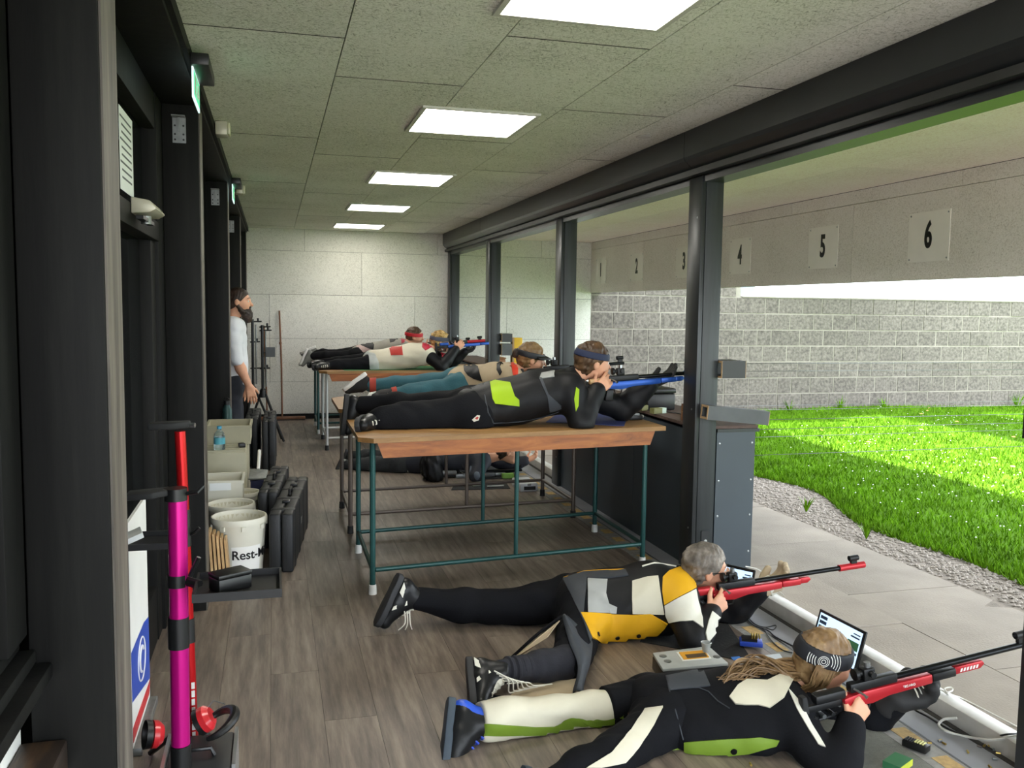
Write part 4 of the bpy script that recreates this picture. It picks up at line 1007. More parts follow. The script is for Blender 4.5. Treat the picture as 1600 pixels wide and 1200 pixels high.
def head_band(hc, f, u, parent, m, S=1.0, z0=0.052, half=0.022, tilt=-0.12, name='headband', grow=0.014):
    f, u, s = frame(f, u); hc = A3(hc); P_ = lambda a, b, c: hc + S * (a * f + b * u + c * s); n_ = _n(u + tilt * f); c = P_(-0.012, z0, 0)
    pr = [ell(P_(-0.012, 0.030, 0), (f, s, u), (0.098 * S + grow, 0.077 * S + grow, 0.09 * S + grow), 0.02), ell(P_(-0.012, 0.030, 0), (f, s, u), (0.098 * S + grow - .012, 0.077 * S + grow - .012, 0.09 * S + grow - .012), 0.0, True)]
    return blob(name, pr, m, parent, 0.004, cuts=[(c + n_ * half * S, n_), (c - n_ * half * S, -n_)])
def hand_prims(w, d, n_, thumb, curl=(0.5, 0.7, 0.5), S=1.0, spread=0.05, idx=None, th=(0.45, 0.5)):
    """w wrist, d towards the knuckles, n_ palm normal (fingers curl towards it), thumb = +1/-1 side of d x n_"""
    d = _n(d); n_ = _n(A3(n_) - d * np.dot(n_, d)); s = np.cross(d, n_) * thumb; w = A3(w); pr = []
    lens = [(0.042, 0.026, 0.021), (0.046, 0.029, 0.022), (0.043, 0.027, 0.021), (0.034, 0.021, 0.018)]
    for i in range(4):
        off = (0.030 - 0.0205 * i) * S; kn = w + d * (0.088 - 0.004 * abs(i - 1)) * S + s * off
        pr.append(cone(w + d * 0.012 * S + s * off * 0.6, kn, 0.0155 * S, 0.0115 * S, 0.014))
        c = curl if not (idx is not None and i == 0) else idx
        ang = 0.0; p = kn; sd = spread * (1.5 - i)
        for j in range(3):
            ang += c[j]; dd = _n(d * math.cos(ang) + n_ * math.sin(ang) + s * sd * math.cos(ang)); q = p + dd * lens[i][j] * S
            pr.append(cone(p, q, (0.0098 - 0.0010 * j) * S, (0.0092 - 0.0012 * j) * S, 0.004)); p = q
    p = w + d * 0.02 * S + s * 0.026 * S + n_ * 0.006 * S; dd = _n(s * math.sin(th[0] + 0.4) + d * math.cos(th[0]) + n_ * 0.35); q = p + dd * 0.048 * S
    pr.append(cone(w + d * 0.012 * S + s * 0.01 * S, p, 0.017 * S, 0.0145 * S, 0.012)); pr.append(cone(p, q, 0.0135 * S, 0.0108 * S, 0.006))
    dd2 = _n(dd * math.cos(th[1]) + (d * 0.7 - s * 0.3 + n_ * 0.4) * math.sin(th[1])); q2 = q + dd2 * 0.034 * S
    pr.append(cone(q, q2, 0.0105 * S, 0.0088 * S, 0.004))
    return pr

class Person:
    def __init__(s, label, J, S=1.0, floor=0.0, face=((1, 0, 0), (0, 0, 1)), headS=1.0, bulk=1.0, group=None):
        s.J = {k: A3(v) for k, v in J.items()}; J = s.J; s.floor = floor; s.f, s.u = face; s.hs = headS; s.S = S
        s.root = root('person', (J['pelvis'][0], J['pelvis'][1], floor), label=label, cat='person', group=group)
        B = bulk; T = {}
        pv, nk = J['pelvis'], J['neck']; ch = pv * 0.3 + nk * 0.7; md = pv * 0.62 + nk * 0.38
        shc = lambda sd: J['sh' + sd] * 0.86 + nk * 0.14
        T['torso'] = [cone(pv, ch, 0.108 * S * B, 0.112 * S * B, 0.05)]
        for sd in 'LR':
            hp = J['hip' + sd]
            T['torso'] += [cone(hp * 0.6 + pv * 0.4, shc(sd) * 0.75 + ch * 0.25, 0.10 * S * B, 0.098 * S * B, 0.06), cone(shc(sd), ch, 0.062 * S, 0.09 * S, 0.05)]
        T['hips'] = [cone(J['hipL'], J['hipR'], 0.108 * S * B, 0.108 * S * B, 0.05), cone(pv, md, 0.105 * S * B, 0.10 * S * B, 0.05)]
        hb = J['head'] - 0.03 * _n(s.u) - 0.03 * _n(s.f)
        T['neck'] = [cone(nk, hb, 0.056 * S, 0.05 * headS, 0.04)]
        T['head'] = head_prims(J['head'], s.f, s.u, headS)
        for sd in 'LR':
            a, b, c = J['sh' + sd], J['el' + sd], J['wr' + sd]
            T['arm' + sd] = [cone(a, b, 0.057 * S * B, 0.043 * S, 0.04)]
            T['fore' + sd] = [cone(b, b * .65 + c * .35, 0.042 * S, 0.044 * S, 0.03), cone(b * .65 + c * .35, c, 0.043 * S, 0.029 * S, 0.02)]
            a, b, c = J['hip' + sd], J['kn' + sd], J['an' + sd]
            T['thigh' + sd] = [cone(a, b, 0.093 * S * B, 0.062 * S, 0.05)]
            T['shin' + sd] = [cone(b, b * .65 + c * .35, 0.06 * S, 0.06 * S, 0.03), cone(b * .65 + c * .35, c, 0.058 * S, 0.038 * S, 0.03)]
            T['hand' + sd] = []
            if 'toe' + sd in J and False:
                t = J['toe' + sd]; T['foot' + sd] = [cone(c, c * .3 + t * .7, 0.036 * S, 0.026 * S, 0.02)]
            else: T['foot' + sd] = []
        s.T = T; s.fcut = [((0, 0, floor + 0.002), (0, 0, -1))]
    def tags(s, *ts): return [p for t in ts for p in s.T[t]]
    def body(s, h=0.008):
        T = s.T; order = ['torso', 'hips', 'neck', 'head', 'armL', 'armR', 'foreL', 'foreR', 'handL', 'handR', 'thighL', 'thighR', 'shinL', 'shinR', 'footL', 'footR']
        o = blob('body', s.tags(*order), M_skin, s.root, h, inflate=0.0, cuts=[((0, 0, s.floor + 0.006), (0, 0, -1))])
        return o
    def wear(s, name, ts, m, inflate=0.014, h=0.008, wrinkle=(0.004, 34, 1), extra=(), cuts=(), floor=True, **k):
        return blob(name, s.tags(*ts) + list(extra), m, s.root, h, inflate, cuts=(s.fcut if floor else []) + list(cuts), wrinkle=wrinkle, **k)

def bvh_of(objs):
    V, Fc = [], []
    for o in objs:
        off = len(V); V += [tuple(v.co) for v in o.data.vertices]; Fc += [tuple(i + off for i in p.vertices) for p in o.data.polygons]
    return BVHTree.FromPolygons(V, Fc)
def applique(bv, poly, m, parent, name, thick=0.004, off=0.002, step=4.0, origin=None, **k):
    """a cloth or leather panel laid on a garment: its outline is sighted onto the garment's real surface"""
    pts = []
    for (a, b) in zip(poly, poly[1:] + poly[:1]):
        a, b = np.array(a, float), np.array(b, float); n_ = max(1, int(np.linalg.norm(b - a) / step))
        pts += [tuple(a + (b - a) * t / n_) for t in range(n_)]
    nb = len(pts); xs = [p[0] for p in pts]; ys = [p[1] for p in pts]; pa = np.array(pts)
    def inside(x, y):
        c = False; j = nb - 1
        for i in range(nb):
            if (pa[i, 1] > y) != (pa[j, 1] > y) and x < (pa[j, 0] - pa[i, 0]) * (y - pa[i, 1]) / (pa[j, 1] - pa[i, 1]) + pa[i, 0]: c = not c
            j = i
        return c
    inner = [(x, y) for x in np.arange(min(xs) + step / 2, max(xs), step) for y in np.arange(min(ys) + step / 2, max(ys), step) if inside(x, y) and np.min(np.hypot(pa[:, 0] - x, pa[:, 1] - y)) > step * 0.5]
    V2, E2, F2, *_ = delaunay_2d_cdt([Vector(p) for p in pts + inner], [(i, (i + 1) % nb) for i in range(nb)], [tuple(range(nb))], 1, 1e-4)
    hit = []; deps = []
    o_ = Vector(CAM)
    for v in V2:
        d = Vector(ray(v[0], v[1])).normalized(); l_, n_, i_, t_ = bv.ray_cast(o_, d)
        hit.append((l_, n_, t_, d)); 
        if l_ is not None: deps.append(t_)
    if not deps: return None
    md = sorted(deps)[len(deps) // 2]
    P0 = []
    for l_, n_, t_, d in hit:
        if l_ is None or abs(t_ - md) > 0.35:
            l_, n_, i_, t_ = bv.find_nearest(o_ + d * md)
        if n_.dot(d) > 0.3: n_ = -n_
        P0.append((np.array(l_), np.array(n_)))
    mb = MB(); nv = len(P0)
    mb.v = [tuple(l_ + n_ * (off + thick)) for l_, n_ in P0] + [tuple(l_ - n_ * 0.004) for l_, n_ in P0]
    mb.f = [tuple(f) for f in F2] + [tuple(i + nv for i in reversed(f)) for f in F2]
    cnt = {}
    for f in F2:
        for a, b in zip(f, list(f[1:]) + [f[0]]): cnt[(a, b)] = cnt.get((a, b), 0) + 1
    for (a, b) in list(cnt):
        if (b, a) not in cnt: mb.f.append((b, a, a + nv, b + nv))
    mb.smooth = True
    return part(name, mb, m, parent, ang=1.0, **k)
def cord_on(bv, pts, r_, m, parent, name, **k):
    P0 = []
    for (x, y) in pts:
        d = Vector(ray(x, y)).normalized(); l_, n_, i_, t_ = bv.ray_cast(Vector(CAM), d)
        if l_ is None: continue
        P0.append(np.array(l_) + np.array(n_) * r_)
    return part(name, MB().tube(P0, r_, 6), m, parent, **k) if len(P0) > 1 else None

def shoe(parent, an, toe_dir, up_dir, m_up, m_sole, S=1.0, laces=None, stripe=None, heel=None, high=True, h=0.006, name='shoe', sole_h=0.024, panel=None):
    t = _n(toe_dir); u = A3(up_dir); u = _n(u - t * np.dot(u, t)); s = np.cross(t, u); a = A3(an); P_ = lambda x, y, z: a + S * (x * t + y * u + z * s)
    pr = [cone(P_(-0.035, -0.04, 0), P_(0.05, -0.035, 0), 0.036 * S, 0.042 * S, 0.03), cone(P_(0.05, -0.04, 0), P_(0.155, -0.05, 0), 0.042 * S, 0.032 * S, 0.03), cone(P_(-0.015, -0.02, 0), P_(0.0, 0.05 if high else 0.02, 0), 0.045 * S, 0.046 * S, 0.03), cone(P_(0.02, 0.015, 0), P_(0.09, -0.03, 0), 0.036 * S, 0.034 * S, 0.03)]
    up_ = blob(name, pr, m_up, parent, h, cuts=[(P_(0, -0.072, 0), -u), (P_(0, 0.075 if high else 0.04, 0), u)])
    out = [(-0.078, 0.0), (-0.072, 0.026), (-0.045, 0.037), (0.02, 0.035), (0.08, 0.043), (0.14, 0.042), (0.178, 0.028), (0.192, 0.0)]
    out += [(x, -z) for x, z in out[-2:0:-1]]
    part('sole', MB().prism([P_(x, -0.07 - sole_h / S, z) for x, z in out], u * (sole_h + 0.004)), m_sole, up_, bevel=0.004)
    if laces is not None:
        for k in range(5):
            q = 0.02 + 0.02 * k; yy = 0.055 - 0.017 * k
            part('lace', MB().tube([P_(q, yy - 0.022, -0.03), P_(q + .012, yy + 0.014, -0.008), P_(q + .014, yy + .014, 0.008), P_(q, yy - 0.022, 0.03)], 0.0045 * S, 6), laces, up_)
    if stripe is not None:
        for sg in (-1, 1):
            part('stripe', MB().prism([P_(-0.05, -0.062, sg * 0.039), P_(0.0, -0.062, sg * 0.0435), P_(0.03, -0.02, sg * 0.0435), P_(0.07, -0.06, sg * 0.0455), P_(0.09, -0.06, sg * 0.045), P_(0.04, 0.0, sg * 0.043), P_(-0.01, -0.03, sg * 0.0435)], s * sg * 0.003), stripe, up_)
    if panel is not None:
        blob('lace_panel', [cone(P_(0.012, 0.052, 0), P_(0.095, -0.012, 0), 0.026 * S, 0.022 * S, 0.01)], panel, up_, 0.005)
    if heel is not None:
        blob('heel_panel', [cone(P_(-0.036, -0.038, 0), P_(0.02, -0.034, 0), 0.039 * S, 0.0435 * S, 0.02), cone(P_(-0.02, -0.02, 0), P_(-0.012, 0.03, 0), 0.045 * S, 0.045 * S, 0.02)], heel, up_, 0.006, cuts=[(P_(0, -0.071, 0), -u)])
    return up_

# ------------------------------------------------------------------ rifles
M_gun = mat('blued_steel', '1c1e21', 0.28, 0.7, var=0.05); M_gunb = mat('matt_black_alloy', '17181a', 0.45, 0.3)
def rifle(label, grip, muzzle, m_stock, upv=(0, 0, 1), m_tube=None, m_cheek=None, m_fore=None, tube_range=(0.6, 0.75), under=None, vents=False, butt=0.33):
    g, mz = A3(grip), A3(muzzle); fx = _n(mz - g); Lb = float(np.linalg.norm(mz - g)); uy = A3(upv); uz = _n(uy - fx * np.dot(uy, fx)); ly = np.cross(uz, fx)
    r = root('target_rifle', g, label=label, cat='rifle', group='target rifles')
    W = lambda x, y, z: g + x * fx + y * ly + z * uz
    bx = lambda lo, hi: MB().obox(W(*[(a + b) / 2 for a, b in zip(lo, hi)]), (fx, ly, uz), [(b - a) / 2 for a, b in zip(lo, hi)])
    m_cheek = m_cheek or m_stock; m_fore = m_fore or m_stock
    part('barrel', MB().tube([W(0.10, 0, 0.032), W(Lb, 0, 0.032)], 0.0115, 14), M_gun, r)
    st_ = MB().prism([W(-0.06, -0.02, -0.025), W(0.05, -0.02, -0.035), W(0.12, -0.02, -0.022), W(0.30, -0.02, -0.018), W(0.30, -0.02, 0.016), W(0.02, -0.02, 0.016), W(-0.06, -0.02, 0.006)], ly * 0.04)
    part('stock', st_, m_stock, r, bevel=0.006)
    part('fore_end', bx((0.302, -0.02, -0.014), (0.40, 0.02, 0.016)), m_fore, r, bevel=0.005)
    part('receiver', bx((-0.03, -0.016, 0.0165), (0.16, 0.016, 0.05)), M_gunb, r, bevel=0.006)
    part('bolt_handle', MB().tube([W(-0.02, -0.016, 0.035), W(0.0, -0.045, 0.02), W(0.005, -0.055, 0.012)], [0.004, 0.004, 0.007], 8), M_screw, r)
    part('grip', MB().prism([W(-0.045, -0.018, -0.026), W(0.0, -0.018, -0.032), W(-0.012, -0.018, -0.10), W(-0.06, -0.018, -0.095)], ly * 0.036), M_gunb, r, bevel=0.008)
    part('trigger_guard', MB().tube([W(0.005, 0, -0.032), W(0.012, 0, -0.06), W(0.045, 0, -0.06), W(0.055, 0, -0.035)], 0.0035, 6), M_gunb, r)
    part('butt_rail', bx((-butt, -0.008, -0.02), (-0.0605, 0.008, 0.004)), M_gunb, r, bevel=0.003)
    ck = part('cheek_piece', bx((-butt + 0.03, -0.02, 0.006), (-0.05, 0.02, 0.04)), m_cheek, r, bevel=0.009)
    for x in (-butt + .05, -0.07): part('cheek_screw', MB().tube([W(x, 0, -0.025), W(x, 0, 0.006)], 0.006, 8), M_screw, ck)
    bp = part('butt_plate', MB().prism([W(-butt - .02, -0.016, 0.045), W(-butt, -0.016, 0.045), W(-butt + 0.006, -0.016, -0.02), W(-butt, -0.016, -0.085), W(-butt - .03, -0.016, -0.10), W(-butt - .02, -0.016, -0.02)], ly * 0.032), M_rubber, r, bevel=0.006)
    for k in range(3): part('adjuster', MB().tube([W(-butt + 0.02 + 0.035 * k, -0.024, -0.035), W(-butt + 0.02 + 0.035 * k, 0.024, -0.035)], 0.008, 8), M_screw if k == 1 else M_gunb, r)
    part('weight_rod', MB().tube([W(-butt + .03, 0.0, -0.055), W(-0.08, 0.0, -0.05)], 0.006, 8), M_gunb, r)
    rs_ = part('rear_sight', bx((0.025, -0.018, 0.0505), (0.07, 0.018, 0.092)), M_gunb, r, bevel=0.005)
    part('diopter', MB().lathe(W(0.015, 0, 0.075), [(0, -0.022), (0.021, -0.02), (0.021, -0.008), (0.010, 0.0), (0.010, 0.02)], 18, fx), M_gunb, rs_)
    part('windage_knob', MB().tube([W(0.05, -0.018, 0.075), W(0.05, -0.036, 0.075)], 0.011, 12), M_gunb, rs_)
    part('elevation_knob', MB().tube([W(0.05, 0, 0.092), W(0.05, 0, 0.110)], 0.011, 12), M_screw, rs_)
    if m_tube:
        part('barrel_tube', MB().tube([W(tube_range[0], 0, 0.032), W(tube_range[1], 0, 0.032)], 0.0165, 14), m_tube, r)
    if under:
        a0, a1 = under; ur = part('under_rail', MB().prism([W(a0, -0.011, -0.012), W(a1 - 0.02, -0.011, -0.012), W(a1, -0.011, 0.002), W(a1 - .01, -0.011, 0.016), W(a0, -0.011, 0.016)], ly * 0.022), m_stock, r, bevel=0.003)
        if vents:
            for k in range(6):
                xx = a0 + 0.02 + (a1 - a0 - 0.06) * k / 5
                part('vent', MB().prism([W(xx, -0.0116, -0.006), W(xx + .008, -0.0116, -0.006), W(xx + .013, -0.0116, 0.006), W(xx + .005, -0.0116, 0.006)], ly * 0.0232), M_white, ur)
    fs = part('front_sight', MB().lathe(W(Lb - 0.03, 0, 0.072), [(0.010, -0.026), (0.0135, -0.024), (0.0135, 0.024), (0.010, 0.026)], 14, fx), M_gunb, r)
    part('sight_base', bx((Lb - 0.045, -0.008, 0.042), (Lb - 0.015, 0.008, 0.061)), M_gunb, fs)
    return r, W, (fx, ly, uz)

# ------------------------------------------------------------------ clothing materials
def leather(n, c, rough=0.55): return mat(n, c, rough, var=0.06, scale=6, bump=0.12, bscale=35, spec=0.25)
L_black = leather('black_leather', '121316'); L_blackcloth = mat('black_canvas', '121317', 0.85, var=0.1, spec=0.15, bump=0.15, bscale=120)
L_yellow = leather('yellow_leather', 'd9a41e'); L_cream = leather('cream_leather', 'cfcab6'); L_white = leather('white_leather', 'd7d5c8')
L_grey = leather('slate_leather', '3c4046'); L_silver = leather('silver_film', 'a3a5a3', 0.25); L_lime = leather('lime_leather', '9cbf16'); L_olive = leather('olive_green_leather', '6f8a2c')
L_red = leather('red_leather', 'b63a33'); L_teal = mat('teal_denim', '2f5f6b', 0.8, var=0.12, bump=0.2, bscale=100); L_navy = mat('navy_knit', '1c1d26', 0.85, var=0.1, bump=0.15, bscale=150)
L_tan = mat('tan_suede', 'b3a287', 0.85, var=0.1); L_shoe = leather('shoe_black', '1a1b1d', 0.35); L_sole = mat('rubber_sole', '2b2c2f', 0.7)
M_lace = mat('white_lace', 'd6d3c6', 0.8); L_glove = mat('black_glove', '1b1b1c', 0.7)
H_grey = streak_mat('grey_hair', '3d3833', '6f675e', 'a59b90', 14, (1, 1, 1), 0.6, 0, 0.4); H_brown = streak_mat('brown_hair', '2b1d13', '4f3823', '73563a', 14, (1, 1, 1), 0.55, 0, 0.4)
H_blond = streak_mat('dark_blond_hair', '4a3720', '7b5f3d', 'a68a62', 12, (1, 1, 1), 0.5, 0, 0.4); H_light = streak_mat('light_blond_hair', '7d6030', 'ab8a4e', 'cfb27a', 14, (1, 1, 1), 0.5, 0, 0.4)
H_dark = streak_mat('dark_brown_hair', '1b1410', '2f2119', '493528', 14, (1, 1, 1), 0.55, 0, 0.4)
def jy(px, py, Y): return at(px, py, y=Y)

# ================================================================== A: older man on the floor in the yellow panelled jacket
A = Person('older grey haired man lying prone in a black, white and yellow shooting jacket', dict(
    head=jy(1101, 887, 3.76), neck=jy(1058, 915, 3.82), pelvis=jy(912, 945, 3.88), shR=jy(1060, 938, 3.66), elR=jy(1082, 1000, 3.50), wrR=jy(1110, 958, 3.60),
    shL=jy(1058, 922, 3.98), elL=jy(1140, 965, 3.86), wrL=jy(1188, 922, 3.75), hipR=jy(915, 965, 3.79), hipL=jy(898, 938, 3.97), knR=jy(885, 1038, 3.42), anR=jy(782, 1048, 3.34), toeR=jy(742, 1095, 3.26),
    knL=jy(765, 950, 4.08), anL=jy(650, 936, 4.13), toeL=jy(578, 975, 4.13)), S=1.0, face=((1, -0.06, -0.10), (0.12, -0.2, 1)), headS=0.97)
A.T['handR'] = hand_prims(A.J['wrR'], jy(1140, 930, 3.64) - jy(1112, 958, 3.62), (0.3, 1, 0.2), 1, (0.9, 1.0, 0.6), idx=(0.5, 0.5, 0.3))
A.T['handL'] = hand_prims(A.J['wrL'], (0.75, -0.12, 0.35), (0, -0.35, 1), -1, (0.45, 0.55, 0.4), S=1.05)
bodyA = A.body(0.006)
face_parts(A.J['head'], A.f, A.u, A.root, A.hs, '6a6058')
hair_cap(A.J['head'], A.f, A.u, A.root, H_grey, A.hs, line=((0.088, 0.072), (-0.045, -0.085)))
trA = A.wear('trousers', ['hips', 'thighL', 'shinL', 'thighR'], L_blackcloth, 0.018, 0.008, (0.006, 30, 2))
jkA = A.wear('jacket', ['torso', 'armL', 'armR', 'foreL', 'foreR'], L_black, 0.022, 0.007, (0.006, 24, 5), extra=[cone(jy(948, 978, 3.76), jy(1040, 970, 3.72), 0.055, 0.05, 0.06), cone(A.J['neck'] - [0.03, 0, 0], A.J['neck'] + [0.01, 0, 0.02], 0.06, 0.055, 0.04)])
tiA = A.wear('tights', ['shinR', 'thighR'], L_navy, 0.006, 0.007, (0.003, 60, 3))
def crop(ox, oy, sc, pts): return [(ox + x / sc, oy + y / sc) for x, y in pts]
def sheet(name, pts, m, parent, t=0.004, **k):
    p = [A3(q) for q in pts]; n_ = np.cross(p[1] - p[0], p[2] - p[0]); n_ = _n(n_) if np.linalg.norm(n_) > 1e-9 else Z_
    return part(name, MB().prism(p, n_ * t), m, parent, **k)
def pline(pts, n=6):
    """smooth curve through points"""
    P0 = [A3(p) for p in pts]; out = []
    for i in range(len(P0) - 1):
        p0, p1, p2, p3 = P0[max(i - 1, 0)], P0[i], P0[i + 1], P0[min(i + 2, len(P0) - 1)]
        for t in np.linspace(0, 1, n, endpoint=False):
            out.append(0.5 * (2 * p1 + (p2 - p0) * t + (2 * p0 - 5 * p1 + 4 * p2 - p3) * t * t + (3 * p1 - p0 - 3 * p2 + p3) * t ** 3))
    return out + [P0[-1]]
def glove(Pn, sd, m, infl=0.007, h=0.005, name='glove'):
    return blob(name, Pn.T['hand' + sd] + [cone(Pn.J['wr' + sd] - 0.05 * _n(Pn.J['wr' + sd] - Pn.J['el' + sd]), Pn.J['wr' + sd], 0.036, 0.03, 0.02)], m, Pn.root, h, infl)

# panels of A's jacket
bvA = bvh_of([jkA, trA]); c4 = lambda p: crop(760, 820, 4.2105, p); c1 = lambda p: crop(1000, 820, 5.3333, p)
applique(bvA, c4([(505, 355), (640, 312), (915, 296), (935, 335), (800, 352), (662, 352), (640, 580), (690, 745), (680, 772), (640, 640), (560, 460)]), L_grey, jkA, 'waist_panel')
applique(bvA, c4([(668, 356), (797, 362), (788, 450), (808, 520), (860, 542), (856, 584), (668, 580)]), L_silver, jkA, 'silver_panel')
applique(bvA, c4([(960, 372), (1060, 345), (1130, 338), (1150, 470), (1172, 590), (960, 584)]), L_cream, jkA, 'cream_side_panel')
yp = applique(bvA, c4([(622, 582), (960, 592), (1080, 584), (1195, 652), (1110, 735), (1000, 765), (870, 775), (740, 768), (690, 742)]), L_yellow, jkA, 'yellow_hem_panel', thick=0.006)
for q in c4([(725, 725), (858, 735), (1000, 722)]):
    d = Vector(ray(*q)).normalized(); l_, n_, _i, _t = bvA.ray_cast(Vector(CAM), d)
    if l_ is not None: part('snap_button', MB().lathe(np.array(l_) + np.array(n_) * 0.010, [(0.011, 0), (0.010, 0.004), (0, 0.005)], 12, n_), M_gun, yp)
applique(bvA, c1([(330, 358), (400, 390), (450, 450), (462, 530), (330, 600), (205, 668), (188, 560), (190, 440), (240, 392)]), L_yellow, jkA, 'yellow_shoulder_panel', thick=0.006)
applique(bvA, c1([(207, 674), (330, 606), (462, 538), (480, 640), (520, 780), (525, 860), (440, 800), (330, 806), (248, 818), (218, 760)]), L_white, jkA, 'white_sleeve_panel')
applique(bvA, c1([(600, 722), (665, 772), (668, 850), (560, 985), (545, 900), (570, 800)]), L_white, jkA, 'white_forearm_panel')
cord_on(bvA, c1([(20, 350), (120, 322), (180, 300), (230, 306), (262, 330), (300, 350)]), 0.004, L_white, jkA, 'white_cord')
cord_on(bvA, c4([(510, 350), (640, 310), (760, 300), (905, 296)]), 0.003, L_yellow, jkA, 'yellow_piping')
# shoes
shR = shoe(A.root, jy(765, 1052, 3.33), (-0.12, -0.85, -0.35), (1, -0.12, 0.0), L_shoe, L_sole, 0.98, laces=M_lace, stripe=L_white, name='shoe', panel=L_white)
shL = shoe(A.root, jy(638, 930, 4.12), (-0.45, -0.14, -0.86), (1, 0.1, -0.55), L_shoe, L_sole, 1.0, laces=M_lace, stripe=L_white, name='shoe', panel=L_white)
for k in range(6):
    a_ = jy(772 + 4 * k, 1048 + 4 * k, 3.25); b_ = at(795 + 8 * k, 1085 - 2 * k, z=0.02)
    part('loose_lace', MB().tube(pline([a_, (a_ + b_) / 2 + [0.02, -0.02, 0.02], b_ + [0, 0, 0.01], b_ + [0.03 + 0.01 * k, 0.02, 0]], 5), 0.003, 5), M_lace, shR)
for k in range(3):
    a_ = jy(640 - 4 * k, 955, 4.06); part('loose_lace', MB().tube(pline([a_, a_ + [0.0, -0.02, -0.05], a_ + [0.01 - 0.02 * k, -0.01, -0.085]], 4), 0.0028, 5), M_lace, shL)
# unzipped trouser leg: dark outer flaps with pale lining lying on the floor
fz = lambda x, y, z: at(760 + x / 4.2105, 820 + y / 4.2105, z=z)
fy = lambda x, y, Y: at(760 + x / 4.2105, 820 + y / 4.2105, y=Y)
sheet('flap_lining', [fz(150, 1130, .006), fz(240, 1040, .006), fz(420, 985, .006), fz(605, 985, .006), fz(585, 1105, .006), fz(440, 1165, .006), fz(230, 1150, .006)], L_tan, trA)
part('flap_edge', MB().tube(pline([fz(0, 1125, .01), fz(120, 1140, .01), fz(230, 1155, .01), fz(440, 1170, .01), fz(585, 1110, .01)]), 0.007, 6), L_blackcloth, trA)
mb = MB(); L1 = pline([fy(500, 600, 3.60), fy(545, 780, 3.42), fy(600, 930, 3.30), fz(572, 1105, .012)], 8); L2 = pline([fy(530, 600, 3.62), fy(670, 740, 3.52), fy(690, 820, 3.46), fz(640, 1075, .012)], 8); n_ = len(L1)
for p, q in zip(L1, L2):
    for t in np.linspace(0, 1, 6): mb.v.append(tuple(p * (1 - t) + q * t + np.array([0, -0.02 * math.sin(math.pi * t), 0.01 * math.sin(2 * math.pi * t)])))
mb.f = [(i * 6 + j, i * 6 + j + 1, i * 6 + j + 7, i * 6 + j + 6) for i in range(n_ - 1) for j in range(5)]; mb.smooth = True
o = part('open_flap', mb, L_grey, trA); md_ = o.modifiers.new('thickness', 'SOLIDIFY'); md_.thickness = 0.006
sheet('flap_lining', [fy(480, 628, 3.58), fz(170, 880, .03), fz(205, 870, .02), fy(400, 735, 3.54)], L_tan, trA)
part('flap_edge', MB().tube(pline([fy(490, 605, 3.65), fy(330, 725, 3.60), fz(170, 870, .02), fz(90, 930, .012)]), 0.007, 6), L_blackcloth, trA)
part('zipper', MB().tube(pline([fy(515, 590, 3.66), fy(520, 680, 3.58), fy(555, 820, 3.46), fy(605, 930, 3.35)]), 0.004, 6), M_galv, trA)
for k in range(4):
    c = A.J['anR'] * (0.88 - 0.09 * k) + A.J['knR'] * (0.12 + 0.09 * k); d = _n(A.J['knR'] - A.J['anR'])
    part('sock_fold', MB().lathe(c, [(0.046, -0.012), (0.054, -0.006), (0.055, 0.004), (0.047, 0.012)], 20, d), L_navy, tiA)
# glasses, rifle, glove
f_, u_, s_ = frame(A.f, A.u); hp = lambda a, b, c: A.J['head'] + A.hs * (a * f_ + b * u_ + c * s_)
gl = part('glasses', MB().tube([hp(0.0, 0.012, 0.088), hp(0.06, 0.014, 0.08), hp(0.102, 0.012, 0.06)], 0.0018, 6), M_gun, A.root)
part('lens', MB().lathe(hp(0.106, 0.004, 0.036), [(0.019, -0.0008), (0.019, 0.0008), (0, 0.001)], 20, f_), M_pet, gl)
glove(A, 'L', L_tan, 0.008)
bandc = A.J['wrL'] + 0.05 * _n(np.array([0.75, -0.12, 0.35]))
part('glove_band', MB().lathe(bandc, [(0.044, -0.02), (0.048, -0.015), (0.048, 0.015), (0.044, 0.02)], 18, (0.75, -0.12, 0.35)), L_white, A.root)
M_redstock = mat('red_alloy_stock', 'b3222c', 0.35, 0.3, var=0.04)
rifle('red stocked target rifle held by the man in the yellow panelled jacket', jy(1130, 926, 3.66), jy(1342, 893, 3.66), M_redstock, m_tube=M_redstock, tube_range=(0.62, 0.76), under=(0.402, 0.46), butt=0.17)

# ================================================================== B: woman in front
B = Person('long haired woman lying prone in front in a black, cream and green shooting suit', dict(
    head=jy(1287, 1032, 2.74), neck=jy(1228, 1090, 2.80), pelvis=jy(1035, 1112, 2.93), shR=jy(1235, 1120, 2.64), elR=jy(1302, 1212, 2.44), wrR=jy(1330, 1132, 2.54),
    shL=jy(1222, 1090, 2.96), elL=jy(1345, 1142, 2.76), wrL=jy(1400, 1092, 2.66), hipR=jy(1040, 1130, 2.84), hipL=jy(1015, 1100, 3.02), knR=jy(950, 1190, 2.66), anR=jy(850, 1240, 2.60), toeR=jy(810, 1290, 2.52),
    knL=jy(880, 1118, 3.0), anL=jy(748, 1126, 2.97), toeL=jy(690, 1165, 2.92)), S=0.9, face=((1, -0.12, -0.16), (0.12, -0.22, 1)), headS=0.93)
B.T['handR'] = hand_prims(B.J['wrR'], jy(1352, 1095, 2.56) - jy(1330, 1132, 2.54), (0.3, 1, 0.2), 1, (0.9, 1.0, 0.6), S=0.92, idx=(0.4, 0.5, 0.3))
B.T['handL'] = hand_prims(B.J['wrL'], (0.85, -0.12, 0.15), (0, -0.35, 1), -1, (0.5, 0.7, 0.5), S=1.0)
bodyB = B.body(0.006); face_parts(B.J['head'], B.f, B.u, B.root, B.hs, '6b4f33')
